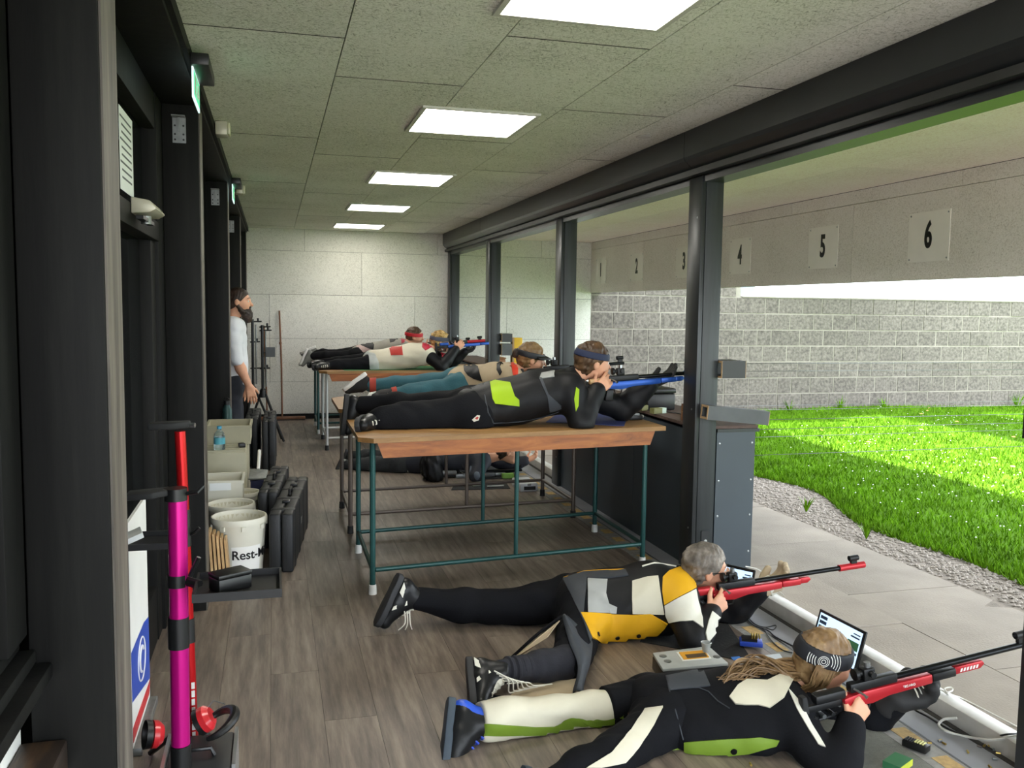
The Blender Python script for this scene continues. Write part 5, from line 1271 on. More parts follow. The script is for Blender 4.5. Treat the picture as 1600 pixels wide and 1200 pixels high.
trB = B.wear('trousers', ['hips', 'thighR', 'shinR'], L_blackcloth, 0.02, 0.007, (0.006, 30, 7), cuts=())
lgB = blob('cream_trouser_leg', B.tags('thighL', 'shinL')[0:3] + [cone(B.J['hipL'] * .3 + B.J['knL'] * .7, B.J['anL'], 0.060, 0.052, 0.03)], L_cream, B.root, 0.007, 0.015, cuts=B.fcut + [(B.J['hipL'] * .62 + B.J['knL'] * .38, B.J['hipL'] - B.J['knL']), (B.J['anL'], B.J['anL'] - B.J['knL'])], wrinkle=(0.012, 30, 9))
blob('black_trouser_hip', B.T['thighL'], L_blackcloth, B.root, 0.007, 0.018, cuts=B.fcut + [(B.J['hipL'] * .48 + B.J['knL'] * .52, B.J['knL'] - B.J['hipL'])], wrinkle=(0.005, 30, 2))
jkB = B.wear('jacket', ['torso', 'armL', 'armR', 'foreL', 'foreR'], L_blackcloth, 0.024, 0.006, (0.005, 26, 11), extra=[cone(jy(1085, 1150, 2.74), jy(1185, 1145, 2.66), 0.06, 0.055, 0.06), cone(B.J['neck'] - [0.03, 0, 0], B.J['neck'] + [0.015, 0, 0.02], 0.06, 0.055, 0.04)])
bvB = bvh_of([jkB, trB]); k5 = lambda p: crop(900, 1000, 3.3333, p); k8 = lambda p: crop(660, 960, 2.5, p)
applique(bvB, k5([(800, 300), (845, 240), (890, 212), (1000, 216), (1090, 172), (1140, 190), (1110, 250), (1085, 300), (1010, 355), (950, 340), (880, 340), (830, 335)]), L_cream, jkB, 'cream_yoke_panel', thick=0.006)
applique(bvB, k5([(1105, 255), (1170, 330), (1225, 440), (1300, 560), (1262, 545), (1205, 455), (1150, 360)]), L_white, jkB, 'cream_sleeve_stripe')
applique(bvB, k5([(565, 532), (750, 518), (960, 507), (1060, 522), (1040, 550), (900, 588), (740, 603), (567, 606)]), L_olive, jkB, 'green_hem_panel')
applique(bvB, k5([(470, 190), (660, 152), (700, 240), (640, 248), (490, 262)]), L_grey, jkB, 'waist_panel', thick=0.003)
cord_on(bvB, k5([(470, 190), (485, 260), (520, 380), (560, 520)]), 0.0025, L_grey, jkB, 'seam_piping')
cord_on(bvB, k5([(490, 262), (580, 250), (640, 250), (690, 270), (740, 320), (800, 358)]), 0.0022, L_grey, jkB, 'seam_piping')
bvL = bvh_of([lgB]); bvT = bvh_of([trB])
applique(bvL, k8([(212, 424), (440, 440), (640, 436), (815, 424), (795, 452), (600, 464), (400, 472), (212, 472)]), L_olive, lgB, 'green_side_stripe')
applique(bvT, k8([(870, 372), (940, 362), (905, 430), (840, 525), (790, 580), (700, 600), (640, 600), (740, 540), (815, 450)]), L_cream, trB, 'cream_thigh_panel')
applique(bvT, k8([(985, 530), (1005, 520), (1000, 560), (940, 600), (925, 600)]), L_olive, trB, 'green_thigh_panel')
for q in k5([(820, 575), (640, 600)]):
    d = Vector(ray(*q)).normalized(); l_, n_, _i, _t = bvB.ray_cast(Vector(CAM), d)
    if l_ is not None: part('snap_button', MB().lathe(np.array(l_) + np.array(n_) * 0.007, [(0.012, 0), (0.010, 0.004), (0, 0.005)], 12, n_), M_gun, jkB)
# collar standing up at the neck, blue cuff, sleeve buckle
part('collar', MB().lathe(B.J['neck'] + [0.005, 0, 0.005], [(0.062, -0.01), (0.072, 0.03), (0.068, 0.045), (0.06, 0.03), (0.056, -0.005)], 24, _n((0.6, -0.05, 0.5))), L_cream, B.root)
part('blue_cuff', MB().lathe(B.J['wrR'] - 0.012 * _n(B.J['wrR'] - B.J['elR']), [(0.040, -0.014), (0.043, -0.010), (0.042, 0.012), (0.036, 0.015)], 20, B.J['wrR'] - B.J['elR']), mat('blue_cuff_knit', '2a5a93', 0.8), B.root)
M_blue = mat('blue_shoe_panel', '2450c0', 0.4)
shoe(B.root, jy(735, 1128, 2.95), (-0.22, -0.62, -0.70), (1, -0.1, -0.2), L_shoe, mat('blue_grey_sole', '34404c', 0.6), 0.96, laces=mat('blue_lace', '3a55c8', 0.7), heel=M_blue)
shoe(B.root, B.J['anR'], (-0.30, -0.12, -0.93), (1, 0.05, -0.3), L_shoe, mat('blue_grey_sole', '34404c', 0.6), 0.96, laces=mat('blue_lace', '3a55c8', 0.7), heel=M_blue)
glove(B, 'L', L_glove, 0.017)
for k in range(3):
    c = B.J['wrL'] + (0.062 + 0.018 * k) * _n(np.array([0.85, -0.12, 0.15])); part('glove_trim', MB().lathe(c, [(0.046 - .004 * k, -0.003), (0.05 - .004 * k, 0), (0.046 - .004 * k, 0.003)], 20, (0.85, -0.12, 0.15)), L_white if k % 2 == 0 else L_silver, B.root)
# hair: cap, long strands gathered into a loose tail over the back
f_, u_, s_ = frame(B.f, B.u); hp = lambda a, b, c: B.J['head'] + B.hs * (a * f_ + b * u_ + c * s_)
hair_cap(B.J['head'], B.f, B.u, B.root, H_blond, B.hs, line=((0.080, 0.08), (-0.015, -0.095)), grow=0.014, extra=[ell(hp(-0.045, -0.045, 0), (f_, s_, u_), (0.055, 0.068, 0.065), 0.03)])
mb = MB(); r_ = np.random.default_rng(5)
path = [hp(-0.08, -0.03, 0.01), jy(1226, 1052, 2.78), jy(1190, 1050, 2.80), jy(1155, 1062, 2.80), jy(1128, 1078, 2.80), jy(1112, 1096, 2.79)]
for k in range(150):
    o1, o2 = r_.normal(0, 0.016, 2), r_.normal(0, 0.027, 2); ph = r_.uniform(0, 6.3); am = r_.uniform(0.008, 0.018); ln = r_.uniform(0.75, 1.0); P0 = pline(path, 7); P0 = P0[:max(6, int(len(P0) * ln))]
    pts = []
    for i, p in enumerate(P0):
        t = i / (len(P0) - 1); sp = 0.5 + 0.9 * math.sin(math.pi * min(t * 1.1, 1)) ; pts.append(p + sp * (np.array([0, o1[0], o1[1]]) * (1 - t) + np.array([0, o2[0], o2[1]]) * t) + am * np.array([0, math.sin(13 * t + ph), math.cos(11 * t + ph)]))
    mb.tube(pts, [0.0045 * (1 - 0.6 * i / len(pts)) for i in range(len(pts))], 5)
part('ponytail', mb, H_blond, B.root)
mb = MB()
for k in range(46):       # strands falling past the ear to the jaw
    a0 = r_.uniform(-0.08, 0.008); pts = [hp(a0, 0.03, 0.090), hp(a0 - 0.005, -0.02, 0.088 + r_.uniform(0, .006)), hp(a0 * 0.8 - 0.015, -0.065, 0.078 + r_.uniform(-.006, .008)), hp(a0 * 0.6 - 0.045, -0.095 + r_.uniform(-.02, .01), 0.055)]
    mb.tube(pline(pts, 4), 0.0032, 5)
part('side_strands', mb, H_blond, B.root)
hbB = head_band(B.J['head'], B.f, B.u, B.root, mat('black_headband', '1b1d24', 0.7), B.hs, z0=0.046, half=0.031, tilt=0.05, grow=0.020)
bvH = bvh_of([hbB]); ex, ey = 1287, 1034
for rr in (3.2, 6.5, 9.0):
    cord_on(bvH, [(ex + rr * math.cos(t), ey + rr * 0.9 * math.sin(t)) for t in np.linspace(0, 2 * math.pi, 22)], 0.0011, M_white, hbB, 'emblem_ring')
for rr in (14, 18, 22, 26):
    for a0 in (math.pi, 0):
        cord_on(bvH, [(ex + rr * math.cos(t), ey + rr * math.sin(t)) for t in np.linspace(a0 - 0.62, a0 + 0.62, 9)], 0.0013, M_white, hbB, 'emblem_arc')
rB, WB, (fB, lB, uB) = rifle('red and black target rifle held by the woman in front', jy(1338, 1086, 2.58), jy(1606, 1018, 2.58), M_redstock, m_cheek=M_gunb, m_fore=M_gunb, under=(0.402, 0.53), vents=True, butt=0.20)

lettering('TEC-HRO', 0.012, WB(0.20, -0.0212, -0.002), fB, uB, M_white, rB)

# ================================================================== C: man on the nearest table
tz = TOPZ
C_ = Person('man with navy headband prone on the nearest table in a black jacket with lime panels', dict(
    head=jy(926, 566, 4.98), neck=jy(890, 600, 5.02), pelvis=jy(742, 640, 5.06), shR=jy(892, 614, 4.88), elR=jy(908, 660, 4.82), wrR=jy(932, 612, 4.88), shL=jy(892, 606, 5.17), elL=jy(972, 640, 5.06), wrL=jy(1018, 600, 4.98),
    hipR=jy(738, 650, 4.98), hipL=jy(738, 638, 5.14), knR=jy(655, 652, 4.98), anR=jy(590, 658, 4.98), toeR=jy(562, 668, 4.94), knL=jy(650, 636, 5.32), anL=jy(566, 634, 5.43), toeL=jy(548, 655, 5.42)), S=0.97, floor=tz, face=((1, 0.05, -0.06), (0.05, -0.12, 1)), headS=0.98)
C_.T['handR'] = hand_prims(C_.J['wrR'], jy(958, 585, 4.90) - jy(932, 612, 4.88), (0.3, 1, 0.1), 1, (0.5, 0.6, 0.4), idx=(0.3, 0.3, 0.2))
C_.T['handL'] = hand_prims(C_.J['wrL'], (0.75, -0.12, 0.35), (-0.5, -0.2, 0.8), -1, (0.25, 0.3, 0.25), S=1.05)
C_.body(0.006); face_parts(C_.J['head'], C_.f, C_.u, C_.root, C_.hs, '4a3526')
trC = C_.wear('trousers', ['hips', 'thighL', 'thighR', 'shinL', 'shinR'], L_blackcloth, 0.026, 0.008, (0.006, 30, 12), extra=[cone(C_.J['knR'], C_.J['anR'] * .85 + C_.J['knR'] * .15, 0.066, 0.06, 0.03)])
jkC = C_.wear('jacket', ['torso', 'armL', 'armR', 'foreL', 'foreR'], L_black, 0.024, 0.007, (0.006, 26, 15), extra=[cone(C_.J['neck'] - [0.03, 0, 0], C_.J['neck'] + [0.015, 0, 0.02], 0.06, 0.055, 0.04)])
bvC = bvh_of([jkC, trC]); k5 = lambda p: crop(520, 500, 2.7586, p)
applique(bvC, k5([(678, 270), (700, 262), (765, 272), (785, 330), (803, 345), (803, 372), (700, 362), (688, 340)]), L_lime, jkC, 'lime_back_panel', thick=0.005)
applique(bvC, k5([(888, 250), (902, 250), (930, 320), (985, 370), (985, 382), (935, 398), (925, 330), (905, 290)]), L_grey, jkC, 'grey_side_strap')
applique(bvC, k5([(1048, 290), (1060, 300), (1058, 370), (1048, 395), (1040, 340)]), L_lime, jkC, 'lime_sleeve_panel')
applique(bvC, k5([(990, 175), (1035, 165), (1045, 195), (1000, 190)]), L_lime, jkC, 'lime_collar_panel')
applique(bvC, k5([(900, 230), (955, 220), (955, 245), (890, 255)]), L_silver, jkC, 'grey_shoulder_panel')
cord_on(bvC, k5([(650, 275), (655, 330), (668, 400), (690, 445)]), 0.004, L_grey, jkC, 'hem_piping')
cord_on(bvC, k5([(690, 445), (800, 438), (900, 420), (975, 395)]), 0.003, L_grey, jkC, 'hem_piping')
applique(bvC, k5([(600, 430), (622, 410), (634, 412), (628, 432), (608, 438)]), L_white, trC, 'white_badge', step=2)
applique(bvC, k5([(612, 424), (622, 416), (628, 420), (622, 430)]), L_red, trC, 'red_badge_mark', thick=0.006, step=2)
shoe(C_.root, C_.J['anR'] + [-0.01, 0, 0.004], (-0.25, -0.93, -0.02), (1, -0.25, 0.12), L_shoe, L_sole, 0.95, laces=M_lace)
shoe(C_.root, jy(560, 636, 5.44), (-0.12, -0.1, -1), (1, 0, -0.1), L_shoe, L_sole, 0.95, laces=M_lace)
hair_cap(C_.J['head'], C_.f, C_.u, C_.root, H_brown, C_.hs, line=((0.088, 0.075), (-0.05, -0.085)))
head_band(C_.J['head'], C_.f, C_.u, C_.root, mat('navy_headband', '1d2745', 0.7), C_.hs, z0=0.05, half=0.02, tilt=0.12, grow=0.016)
glove(C_, 'L', L_glove, 0.006)
M_bluest = mat('blue_alloy_stock', '2452a8', 0.35, 0.4)
rifle('blue stocked target rifle held by the man on the nearest table', jy(958, 600, 4.92), jy(1112, 588, 4.92), M_bluest, m_cheek=M_bd, m_fore=M_bluest, m_tube=M_bluest, tube_range=(0.46, 0.50), under=(0.402, 0.46), butt=0.18)
mtc = root('elbow_mat', (1.8, 4.95, tz), label='blue elbow mat under the arms on the nearest table', cat='mat')
part('mat_sheet', MB().prism([at(853, 660, z=tz + .001), at(975, 666, z=tz + .001), at(985, 640, z=tz + .001), at(880, 640, z=tz + .001)], (0, 0, 0.003)), mat('blue_mat', '2a3570', 0.6, var=0.08), mtc)

# ================================================================== D: woman in teal trousers on the second table
D = Person('woman with visor cap prone on the second table in teal trousers and beige jacket', dict(
    head=jy(830, 561, 6.10), neck=jy(800, 588, 6.14), pelvis=jy(722, 600, 6.30), shR=jy(800, 594, 5.98), elR=jy(822, 622, 5.9), wrR=jy(850, 590, 6.0), shL=jy(800, 586, 6.30), elL=jy(860, 610, 6.20), wrL=jy(900, 588, 6.1),
    hipR=jy(720, 606, 6.22), hipL=jy(716, 597, 6.38), knR=jy(660, 612, 6.22), anR=jy(612, 617, 6.22), toeR=jy(590, 618, 6.2), knL=jy(640, 601, 6.46), anL=jy(578, 602, 6.5), toeL=jy(548, 612, 6.5)), S=0.88, floor=tz, face=((1, -0.1, -0.12), (0.08, -0.1, 1)), headS=0.92)
D.T['handR'] = hand_prims(D.J['wrR'], (0.5, 0.1, 0.3), (0.2, 1, 0), 1, S=0.9); D.T['handL'] = hand_prims(D.J['wrL'], (0.8, -0.1, 0.2), (0, -0.3, 1), -1, S=0.95)
D.body(0.008); face_parts(D.J['head'], D.f, D.u, D.root, D.hs, '6b4f33')
D.wear('trousers', ['hips', 'thighL', 'thighR', 'shinL', 'shinR'], L_teal, 0.012, 0.008, (0.004, 40, 21))
jkD = D.wear('jacket', ['torso', 'armL', 'armR', 'foreL', 'foreR'], L_tan, 0.018, 0.008, (0.005, 28, 22))
bvD = bvh_of([jkD]); k7 = lambda p: crop(720, 500, 8.889, p)
applique(bvD, k7([(40, 640), (80, 618), (165, 612), (240, 650), (270, 760), (300, 855), (180, 820), (100, 775), (48, 705)]), L_black, jkD, 'black_back_panel', step=2.5)
applique(bvD, k7([(500, 610), (580, 572), (545, 640), (572, 720), (545, 770), (502, 700)]), L_black, jkD, 'black_arm_band', step=2.5)
applique(bvD, k7([(682, 505), (750, 495), (790, 620), (790, 765), (722, 765), (700, 620)]), mat('bright_red_panel', 'd8402c', 0.5), jkD, 'red_shoulder_panel', step=2.5)
applique(bvD, k7([(5, 800), (60, 900), (190, 915), (290, 870), (310, 940), (190, 940), (50, 935)]), L_cream, jkD, 'cream_hem_panel', step=2.5)
applique(bvD, k7([(48, 940), (190, 945), (190, 985), (75, 1010)]), L_red, jkD, 'red_hem_panel', step=2.5)
L_canvas = mat('canvas_shoe_black', '1c1c1e', 0.8)
shoe(D.root, D.J['anR'] + [-0.02, 0, 0.0], (-0.5, -0.85, 0.0), (0.85, -0.5, 0.15), L_canvas, M_white, 0.9, laces=M_lace, high=False)
shoe(D.root, jy(570, 602, 6.5), (-0.75, 0, -0.55), (0.6, 0, -0.75), L_canvas, M_white, 0.78, laces=M_lace, high=False)
for sd in 'LR':
    part('red_sock', MB().tube([D.J['an' + sd] * 1.0, D.J['an' + sd] * .84 + D.J['kn' + sd] * .16], [0.052, 0.058], 16), mat('red_sock_knit', 'b04a3e', 0.9), D.root)
hair_cap(D.J['head'], D.f, D.u, D.root, H_blond, D.hs, line=((0.083, 0.078), (-0.01, -0.09)), grow=0.013)
f_, u_, s_ = frame(D.f, D.u); hp = lambda a, b, c: D.J['head'] + D.hs * (a * f_ + b * u_ + c * s_)
blob('hair_bun', [ell(hp(-0.128, 0.03, 0.01), (f_, s_, u_), (0.028, 0.034, 0.036), 0.01)], H_dark, D.root, 0.006, wrinkle=(0.003, 170, 3))
hb = head_band(D.J['head'], D.f, D.u, D.root, mat('black_visor', '1e2026', 0.5), D.hs, z0=0.038, half=0.022, tilt=0.1, grow=0.018, name='visor_band')
vis = MB(); rings = []
for k in range(13):
    t = -1.25 + 2.5 * k / 12
    for rr in (0.10, 0.165): vis.v.append(tuple(hp(-0.012 + rr * math.cos(t) * 1.05, 0.045 - (rr - 0.10) * 0.35, rr * 0.8 * math.sin(t))))
vis.f = [(2 * k, 2 * k + 2, 2 * k + 3, 2 * k + 1) for k in range(12)]; vis.smooth = True
o = part('visor_peak', vis, mat('black_visor', '1e2026', 0.5), hb); o.modifiers.new('t', 'SOLIDIFY').thickness = 0.004
rifle('black target rifle held by the woman in teal trousers', jy(856, 583, 6.02), jy(975, 574, 6.02), M_gunb, butt=0.18)

# ================================================================== E: blond shooter on the third table
E_ = Person('blond shooter with grey headband prone on the third table in a beige jacket', dict(
    head=jy(688, 534, 9.62), neck=jy(670, 550, 9.62), pelvis=jy(585, 566, 9.80), shR=jy(668, 554, 9.50), elR=jy(690, 574, 9.42), wrR=jy(712, 546, 9.5), shL=jy(668, 551, 9.78), elL=jy(706, 566, 9.7), wrL=jy(726, 550, 9.62),
    hipR=jy(582, 569, 9.72), hipL=jy(582, 564, 9.90), knR=jy(540, 571, 9.72), anR=jy(508, 572, 9.72), toeR=jy(498, 572, 9.7), knL=jy(540, 566, 9.98), anL=jy(500, 568, 10.0), toeL=jy(492, 568, 10.0)), S=0.92, floor=tz, face=((1, -0.05, -0.05), (0.05, -0.1, 1)), headS=0.92)
E_.T['handR'] = hand_prims(E_.J['wrR'], (0.5, 0.1, 0.5), (0.2, 1, 0), 1); E_.T['handL'] = hand_prims(E_.J['wrL'], (0.8, -0.1, 0.3), (0, -0.3, 1), -1)
E_.body(0.009); face_parts(E_.J['head'], E_.f, E_.u, E_.root, E_.hs, '8a6a3c')
E_.wear('trousers', ['hips', 'thighL', 'thighR', 'shinL', 'shinR'], L_blackcloth, 0.012, 0.009, (0.004, 40, 31))
E_.wear('light_trouser_seat', ['hips'], mat('pale_grey_cloth', 'a9aeac', 0.8), 0.02, 0.009, (0.004, 40, 31))
jkE = E_.wear('jacket', ['torso'], L_cream, 0.022, 0.009, (0.004, 28, 32))
slE = E_.wear('jacket_sleeves', ['armL', 'armR', 'foreL', 'foreR'], L_black, 0.02, 0.009, (0.004, 28, 33))
bvE = bvh_of([jkE, slE]); k8 = lambda p: crop(600, 490, 5.714, p)
applique(bvE, k8([(42, 287), (160, 280), (170, 370), (62, 372)]), L_red, jkE, 'red_square_panel', step=2)
applique(bvE, k8([(345, 235), (420, 212), (452, 262), (440, 290), (370, 330), (340, 300)]), mat('crimson_panel', 'b01f38', 0.5), slE, 'red_shoulder_panel', step=2)
applique(bvE, k8([(505, 350), (560, 310), (580, 318), (520, 390)]), mat('crimson_panel', 'b01f38', 0.5), slE, 'red_forearm_panel', step=2)
shoe(E_.root, E_.J['anR'], (-0.4, -0.9, 0.0), (0.9, -0.4, 0.1), L_shoe, L_sole, 0.9, h=0.008, laces=M_lace); shoe(E_.root, E_.J['anL'], (-0.4, -0.9, 0.0), (0.9, -0.4, 0.1), L_shoe, L_sole, 0.9, h=0.008)
hair_cap(E_.J['head'], E_.f, E_.u, E_.root, H_light, E_.hs, line=((0.085, 0.08), (-0.05, -0.08)), grow=0.016, wr=0.006)
head_band(E_.J['head'], E_.f, E_.u, E_.root, mat('slate_headband', '4a4d5c', 0.7), E_.hs, z0=0.04, half=0.024, tilt=0.05, grow=0.02)
glove(E_, 'L', L_glove, 0.006, 0.007)
rifle('red barrelled target rifle held by the blond shooter', jy(708, 540, 9.55), jy(754, 537, 9.55), M_bluest, m_tube=M_redstock, tube_range=(0.16, 0.36), butt=0.18)

# ================================================================== F: shooter with red headband on the farthest table
F_ = Person('shooter with bright red headband prone on the farthest table', dict(
    head=jy(648, 526, 10.85), neck=jy(632, 541, 10.85), pelvis=jy(562, 556, 11.0), shR=jy(630, 544, 10.72), elR=jy(650, 560, 10.7), wrR=jy(668, 543, 10.75), shL=jy(630, 541, 11.0), elL=jy(664, 554, 10.95), wrL=jy(684, 542, 10.88),
    hipR=jy(560, 558, 10.92), hipL=jy(560, 554, 11.1), knR=jy(520, 558, 10.92), anR=jy(488, 556, 10.92), toeR=jy(466, 560, 10.9), knL=jy(515, 555, 11.2), anL=jy(490, 552, 11.25), toeL=jy(470, 552, 11.25)), S=0.92, floor=tz, face=((1, -0.25, -0.05), (0.05, -0.1, 1)), headS=0.95)
F_.T['handR'] = hand_prims(F_.J['wrR'], (0.5, 0.1, 0.5), (0.2, 1, 0), 1); F_.T['handL'] = hand_prims(F_.J['wrL'], (0.8, -0.1, 0.3), (0, -0.3, 1), -1)
F_.body(0.009); face_parts(F_.J['head'], F_.f, F_.u, F_.root, F_.hs, '4a3526')
F_.wear('trousers', ['hips', 'thighL', 'thighR', 'shinL', 'shinR'], L_blackcloth, 0.012, 0.009, (0.004, 40, 41))
jkF = F_.wear('jacket', ['torso', 'armL', 'armR', 'foreL', 'foreR'], mat('grey_beige_jacket', '97938a', 0.7), 0.02, 0.009, (0.004, 28, 42))
bvF = bvh_of([jkF]); k3 = lambda p: crop(440, 460, 3.3333, p)
applique(bvF, k3([(413, 262), (430, 238), (465, 240), (482, 262), (478, 288), (450, 280)]), L_black, jkF, 'black_back_panel', step=2)
applique(bvF, k3([(388, 268), (410, 265), (475, 292), (440, 303), (400, 296)]), mat('pale_pink_panel', 'c3a9a6', 0.6), jkF, 'pink_hem_panel', step=2)
applique(bvF, k3([(560, 225), (590, 210), (605, 225), (585, 245), (565, 250)]), L_black, jkF, 'black_arm_panel', step=2)
applique(bvF, k3([(620, 208), (645, 204), (640, 250), (625, 255)]), mat('crimson_panel', 'b01f38', 0.5), jkF, 'red_shoulder_panel', step=2)
shoe(F_.root, F_.J['anR'] + [-0.02, 0, 0], (-0.4, 0, -0.9), (1, 0, -0.4), mat('grey_suede', '7b7d78', 0.8), M_white, 0.85, h=0.008); shoe(F_.root, F_.J['anL'], (-0.9, 0, -0.4), (0.4, 0, -0.9), mat('grey_suede', '7b7d78', 0.8), M_white, 0.8, h=0.008)
hair_cap(F_.J['head'], F_.f, F_.u, F_.root, H_brown, F_.hs, line=((0.085, 0.075), (-0.05, -0.08)))
head_band(F_.J['head'], F_.f, F_.u, F_.root, mat('red_headband', 'c3222f', 0.6), F_.hs, z0=0.03, half=0.022, tilt=0.05, grow=0.02)
rifle('dark target rifle held by the shooter with the red headband', jy(672, 541, 10.75), jy(735, 538, 10.75), M_gunb, butt=0.18)

# ================================================================== G: shooter on the floor beyond the tables
G_ = Person('shooter lying on the floor beyond the tables in black trousers and white jacket hem', dict(
    head=at(792, 705, y=7.75), neck=at(760, 716, y=7.8), pelvis=at(628, 722, y=8.25), shR=at(752, 722, y=7.66), elR=at(744, 744, y=7.55), wrR=at(742, 730, y=7.66), shL=at(756, 712, y=8.0), elL=at(795, 728, y=7.9), wrL=at(820, 720, y=7.85),
    hipR=at(626, 726, y=8.15), hipL=at(624, 718, y=8.35), knR=at(580, 727, y=8.25), anR=at(540, 727, y=8.38), toeR=at(522, 733, y=8.40), knL=at(580, 716, y=8.55), anL=at(548, 714, y=8.75), toeL=at(530, 716, y=8.8)), S=0.92, face=((1, 0, -0.1), (0.1, 0, 1)), headS=0.95)
G_.T['handR'] = hand_prims(G_.J['wrR'], (0.1, -0.3, -0.5), (0.2, 1, 0), 1, (0.3, 0.4, 0.3)); G_.T['handL'] = hand_prims(G_.J['wrL'], (0.8, -0.1, 0.3), (0, -0.3, 1), -1)
G_.body(0.009); face_parts(G_.J['head'], G_.f, G_.u, G_.root, G_.hs); hair_cap(G_.J['head'], G_.f, G_.u, G_.root, H_dark, G_.hs)
G_.wear('trousers', ['hips', 'thighL', 'thighR', 'shinL', 'shinR'], mat('charcoal_canvas', '25282c', 0.8, bump=0.2), 0.018, 0.009, (0.005, 40, 51))
G_.wear('jacket', ['torso', 'armL', 'armR', 'foreL'], mat('navy_jacket', '20242f', 0.7), 0.022, 0.009, (0.005, 28, 52))
G_.wear('white_jacket_hem', ['hips'], L_white, 0.026, 0.009, (0.004, 28, 53), cuts=[(G_.J['pelvis'] + [0.02, 0, 0], (-1, 0, 0))])
blob('grey_sleeve', G_.tags('foreR'), mat('grey_blue_sleeve', '5c6673', 0.7), G_.root, 0.008, 0.016, cuts=G_.fcut, wrinkle=(0.004, 40, 3))
shoe(G_.root, G_.J['anR'], (-0.4, -0.05, -0.9), (1, 0, -0.4), mat('grey_suede', '7b7d78', 0.8), L_sole, 0.7, h=0.008); shoe(G_.root, G_.J['anL'], (-0.4, 0, -0.9), (1, 0, -0.4), L_shoe, L_sole, 0.7, h=0.008)
rifle('grey alloy target rifle held by the shooter on the floor beyond the tables', at(722, 742, y=7.72), at(815, 740, y=7.72), mat('grey_alloy_stock', '8a8d8e', 0.35, 0.6))

# ================================================================== H: standing man
yM = 8.02; xM = -0.36
def hm(z, dx=0.0, dy=0.0): return np.array([xM + dx, yM + dy, z])
H_ = Person('bearded man in a white T-shirt standing behind the left posts', dict(
    head=hm(1.545, 0.075), neck=hm(1.385, 0.02), pelvis=hm(0.90, -0.01), shR=hm(1.33, 0.02, -0.18), elR=hm(1.06, 0.06, -0.24), wrR=hm(0.84, 0.155, -0.22), shL=hm(1.33, 0.02, 0.18), elL=hm(1.06, 0.03, 0.24), wrL=hm(0.83, 0.10, 0.22),
    hipR=hm(0.86, -0.01, -0.09), hipL=hm(0.86, -0.01, 0.09), knR=hm(0.46, 0.02, -0.10), knL=hm(0.46, 0.02, 0.10), anR=hm(0.09, -0.02, -0.11), anL=hm(0.09, -0.02, 0.11), toeR=hm(0.04, 0.12, -0.12), toeL=hm(0.04, 0.12, 0.12)), S=0.98, face=((1, -0.12, 0.0), (0, 0, 1)), headS=0.98)
H_.T['handR'] = hand_prims(H_.J['wrR'], (0.25, 0.05, -1), (-0.3, 1, 0), 1, (0.3, 0.35, 0.25)); H_.T['handL'] = hand_prims(H_.J['wrL'], (0.2, 0, -1), (-0.3, -1, 0), -1, (0.3, 0.35, 0.25))
H_.body(0.007); face_parts(H_.J['head'], H_.f, H_.u, H_.root, H_.hs, '2f2119')
H_.wear('t_shirt', ['torso', 'armL', 'armR'], mat('white_cotton', 'd5d8dc', 0.85, var=0.04, bump=0.1), 0.014, 0.008, (0.006, 26, 61), extra=[cone(hm(0.88, 0.0, -0.05), hm(1.0, 0.0, -0.05), 0.125, 0.12, 0.05), cone(hm(0.88, 0.0, 0.05), hm(1.0, 0.0, 0.05), 0.125, 0.12, 0.05)], floor=False,
        cuts=[(H_.J['elR'] * .75 + H_.J['shR'] * .25, H_.J['elR'] - H_.J['shR'])] if False else [(hm(0.84), (0, 0, -1))])
H_.wear('trousers', ['hips', 'thighL', 'thighR', 'shinL', 'shinR'], mat('navy_trousers', '23262f', 0.85), 0.016, 0.008, (0.005, 30, 62))
hair_cap(H_.J['head'], H_.f, H_.u, H_.root, H_dark, H_.hs, line=((0.088, 0.075), (-0.05, -0.085)), grow=0.008, wr=0.0015)
f_, u_, s_ = frame(H_.f, H_.u); hp = lambda a, b, c: H_.J['head'] + H_.hs * (a * f_ + b * u_ + c * s_)
blob('beard', [ell(hp(0.055, -0.085, 0), (f_, s_, u_), (0.052, 0.055, 0.05), 0.03), ell(hp(0.075, -0.13, 0), (f_, s_, u_), (0.04, 0.042, 0.055), 0.03), cone(hp(0.0, -0.03, 0.066), hp(0.035, -0.085, 0.05), 0.016, 0.025, 0.02), cone(hp(0.0, -0.03, -0.066), hp(0.035, -0.085, -0.05), 0.016, 0.025, 0.02), cone(hp(0.092, -0.045, 0.02), hp(0.092, -0.045, -0.02), 0.01, 0.01, 0.01)], H_dark, H_.root, 0.005, wrinkle=(0.003, 170, 2))
shoe(H_.root, H_.J['anR'] + [0, 0, 0.005], (1, -0.1, 0), (0, 0, 1), L_shoe, L_sole, 0.97); shoe(H_.root, H_.J['anL'] + [0, 0, 0.005], (1, 0.1, 0), (0, 0, 1), L_shoe, L_sole, 0.97)

# ================================================================== SMALL THINGS AT THE FIRING LINE
def quad_thing(name, pts, hgt, m, label, cat, bevel=0.0, group=None):
    o = part(name, MB().prism([A3(p) for p in pts], (0, 0, hgt)), m, bevel=bevel); return tag(o, label, cat, group)
M_matb = mat('black_foam_mat', '1a1b1d', 0.9, var=0.08, bump=0.2, bscale=80); M_matg = mat('grey_ribbed_mat', '74766f', 0.85, var=0.1, scale=60, bump=0.4, bscale=220)
quad_thing('shooting_mat', [at(1000, 1003, z=.001), at(1178, 1036, z=.001), (2.125, 3.80, .001), (1.72, 3.84, .001)], 0.003, M_matb, 'black foam mat under the elbows of the man in yellow', 'mat')
quad_thing('shooting_mat', [(1.66, 2.05, .001), (2.125, 2.05, .001), (2.125, 2.85, .001), (1.72, 2.85, .001)], 0.003, M_matg, 'grey ribbed mat under the elbows of the woman in front', 'mat')
